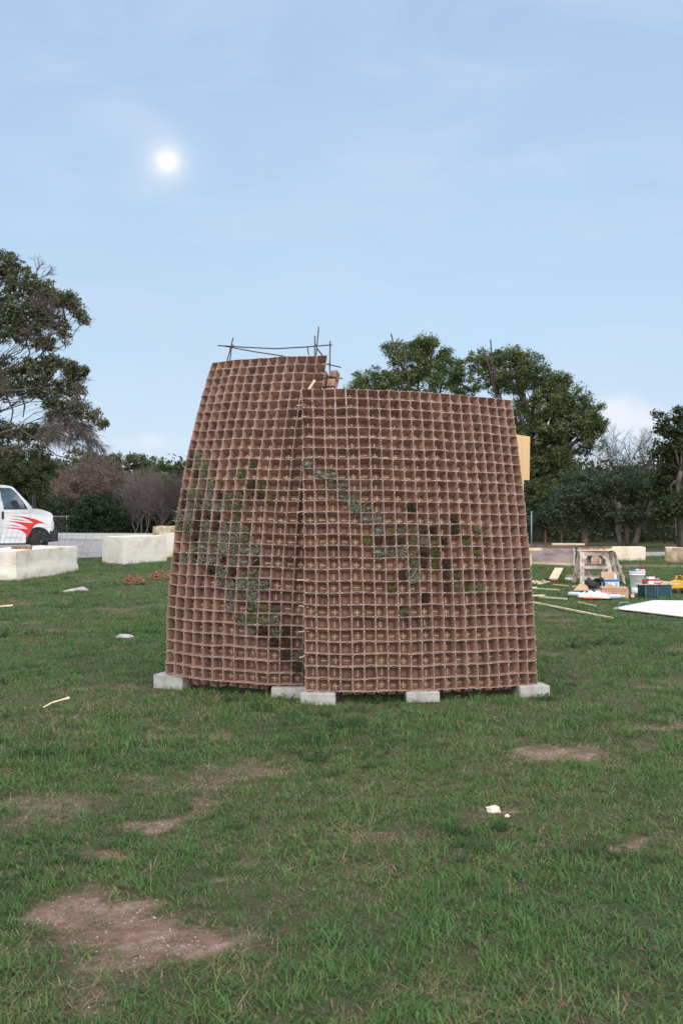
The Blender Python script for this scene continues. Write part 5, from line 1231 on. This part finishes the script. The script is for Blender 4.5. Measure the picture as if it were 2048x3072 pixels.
tag(yt, 'yellow power tool with black grip and feet beside the teal tub', 'power tool')

# white sheet on the grass
NU, NV = 14, 14; vs = []; A_, B_, C_, D_p = [Vector((*p, 0)) for p in PANEL]
for i in range(NU + 1):
    for j in range(NV + 1):
        u, v = i / NU, j / NV; p = (A_.lerp(B_, u)).lerp(D_p.lerp(C_, u), v); vs.append((p.x, p.y, .03 + .006 * mnoise.noise(p * .8)))
mb = MB(); n1 = NV + 1; top = [(i * n1 + j, (i + 1) * n1 + j, (i + 1) * n1 + j + 1, i * n1 + j + 1) for i in range(NU) for j in range(NV)]; N0 = len(vs)
vs2 = vs + [(x, y, z - .012) for x, y, z in vs]
mb.add(vs2, top, 0, True); mb.f += [tuple(q + N0 for q in reversed(f)) for f in top]; mb.m += [0] * len(top); mb.sm += [True] * len(top)
bd = [(i * n1, (i + 1) * n1) for i in range(NU)] + [(NU * n1 + j, NU * n1 + j + 1) for j in range(NV)] + [((i + 1) * n1 + NV, i * n1 + NV) for i in range(NU)] + [(j + 1, j) for j in range(NV)]
mb.f += [(b_, a_, a_ + N0, b_ + N0) for a_, b_ in bd]; mb.m += [1] * len(bd); mb.sm += [False] * len(bd)
tag(mb.build('white_sheet', [MT['white_board'], MT['lumber']]), 'large white-faced board lying on the grass', 'board')
p = g8(1020, 830); mb = MB(); mb.tube([p + Vector((-.1, 0, .0)), p + Vector((-.06, .0, .09)), p + Vector((.08, .02, .10)), p + Vector((.10, 0, .05)), p + Vector((.06, -.02, .03))], .005, 5); tag(mb.build('wire_scrap', MT['galv']), 'bent loop of wire beside the white board', 'wire')
# loose laths and offcuts
def lath(x0, y0, x1, y1, w, t, label, m='lumber'):
    board('lath', g8(x0, y0), g8(x1, y1), w, t, MT[m], label, 'lath', .012)
lath(120, 775, 915, 936, .045, .022, 'longest pale lath lying across the grass right of the lower wall')
lath(235, 735, 488, 755, .045, .022, 'pale lath between the longest lath and the form boxes'); lath(120, 727, 280, 720, .08, .022, 'short wide pale board end beside the lower wall')
lath(600, 785, 757, 820, .03, .018, 'thin broken lath in front of the white tray'); lath(180, 655, 425, 668, .03, .018, 'thin lath level with the black saw'); lath(120, 650, 215, 652, .07, .03, 'stubby pale board end poking past the lower wall')
lath(360, 618, 505, 632, .03, .018, 'thin lath left of the sawhorse feet'); lath(490, 540, 640, 540, .03, .018, 'thin lath lying under the lengthwise sawhorse'); lath(540, 636, 640, 642, .03, .018, 'short lath beside the cardboard scrap')
mb = MB(); a_, b_ = g8(365, 572), g8(420, 510); mb.beam(a_ + Vector((0, 0, .03)), b_ + Vector((0, 0, .14)), .20, .025); tag(mb.build('board', MT['lumber'], None, .003), 'short pale board propped on the lawn before the form box', 'board')
pebble(g8(312, 590) + Vector((0, 0, .04)), .05, .05, .05, MT['black'], 'black lump beside the propped board', 4, 'tape_roll') if False else None
mb = MB(); p = g8(312, 592); mb.lathe(p, [(.03, .0), (.062, .0), (.065, .01), (.065, .075), (.06, .08), (.03, .08)], 18); tag(mb.build('tape_roll', MT['black']), 'roll of black tape on the grass near the propped board', 'tape roll')
mb = MB(); p = g8(512, 580); mb.lathe(p + Vector((0, 0, .04)), [(.035, -.09), (.042, -.085), (.042, .085), (.035, .09)], 12, 0, 'X'); tag(mb.build('white_cup', MT['white']), 'off-white cup lying on the grass before the sawhorse', 'cup')
mb = MB(); p = g8(385, 575); mb.box(p + Vector((0, -.06, .015)), (.22, .05, .025)); tag(mb.build('red_level', MT['red'], None, .003), 'small red strip at the foot of the propped board', 'tool')
r = random.Random(12)
for k in range(16):
    p = g8(r.uniform(175, 320), r.uniform(590, 618)); mb = MB(); mb.box((0, 0, .02), (r.uniform(.06, .16), r.uniform(.03, .06), .02)); o = mb.build('wood_offcut', MT['lumber']); o.location = p + Vector((0, 0, r.uniform(0, .05))); o.rotation_euler = (r.gauss(0, .2), r.gauss(0, .25), r.uniform(0, 3)); tag(o, 'pale offcut in the scrap heap right of the lower wall', 'offcut', 'pale offcuts heaped beside the lower wall')
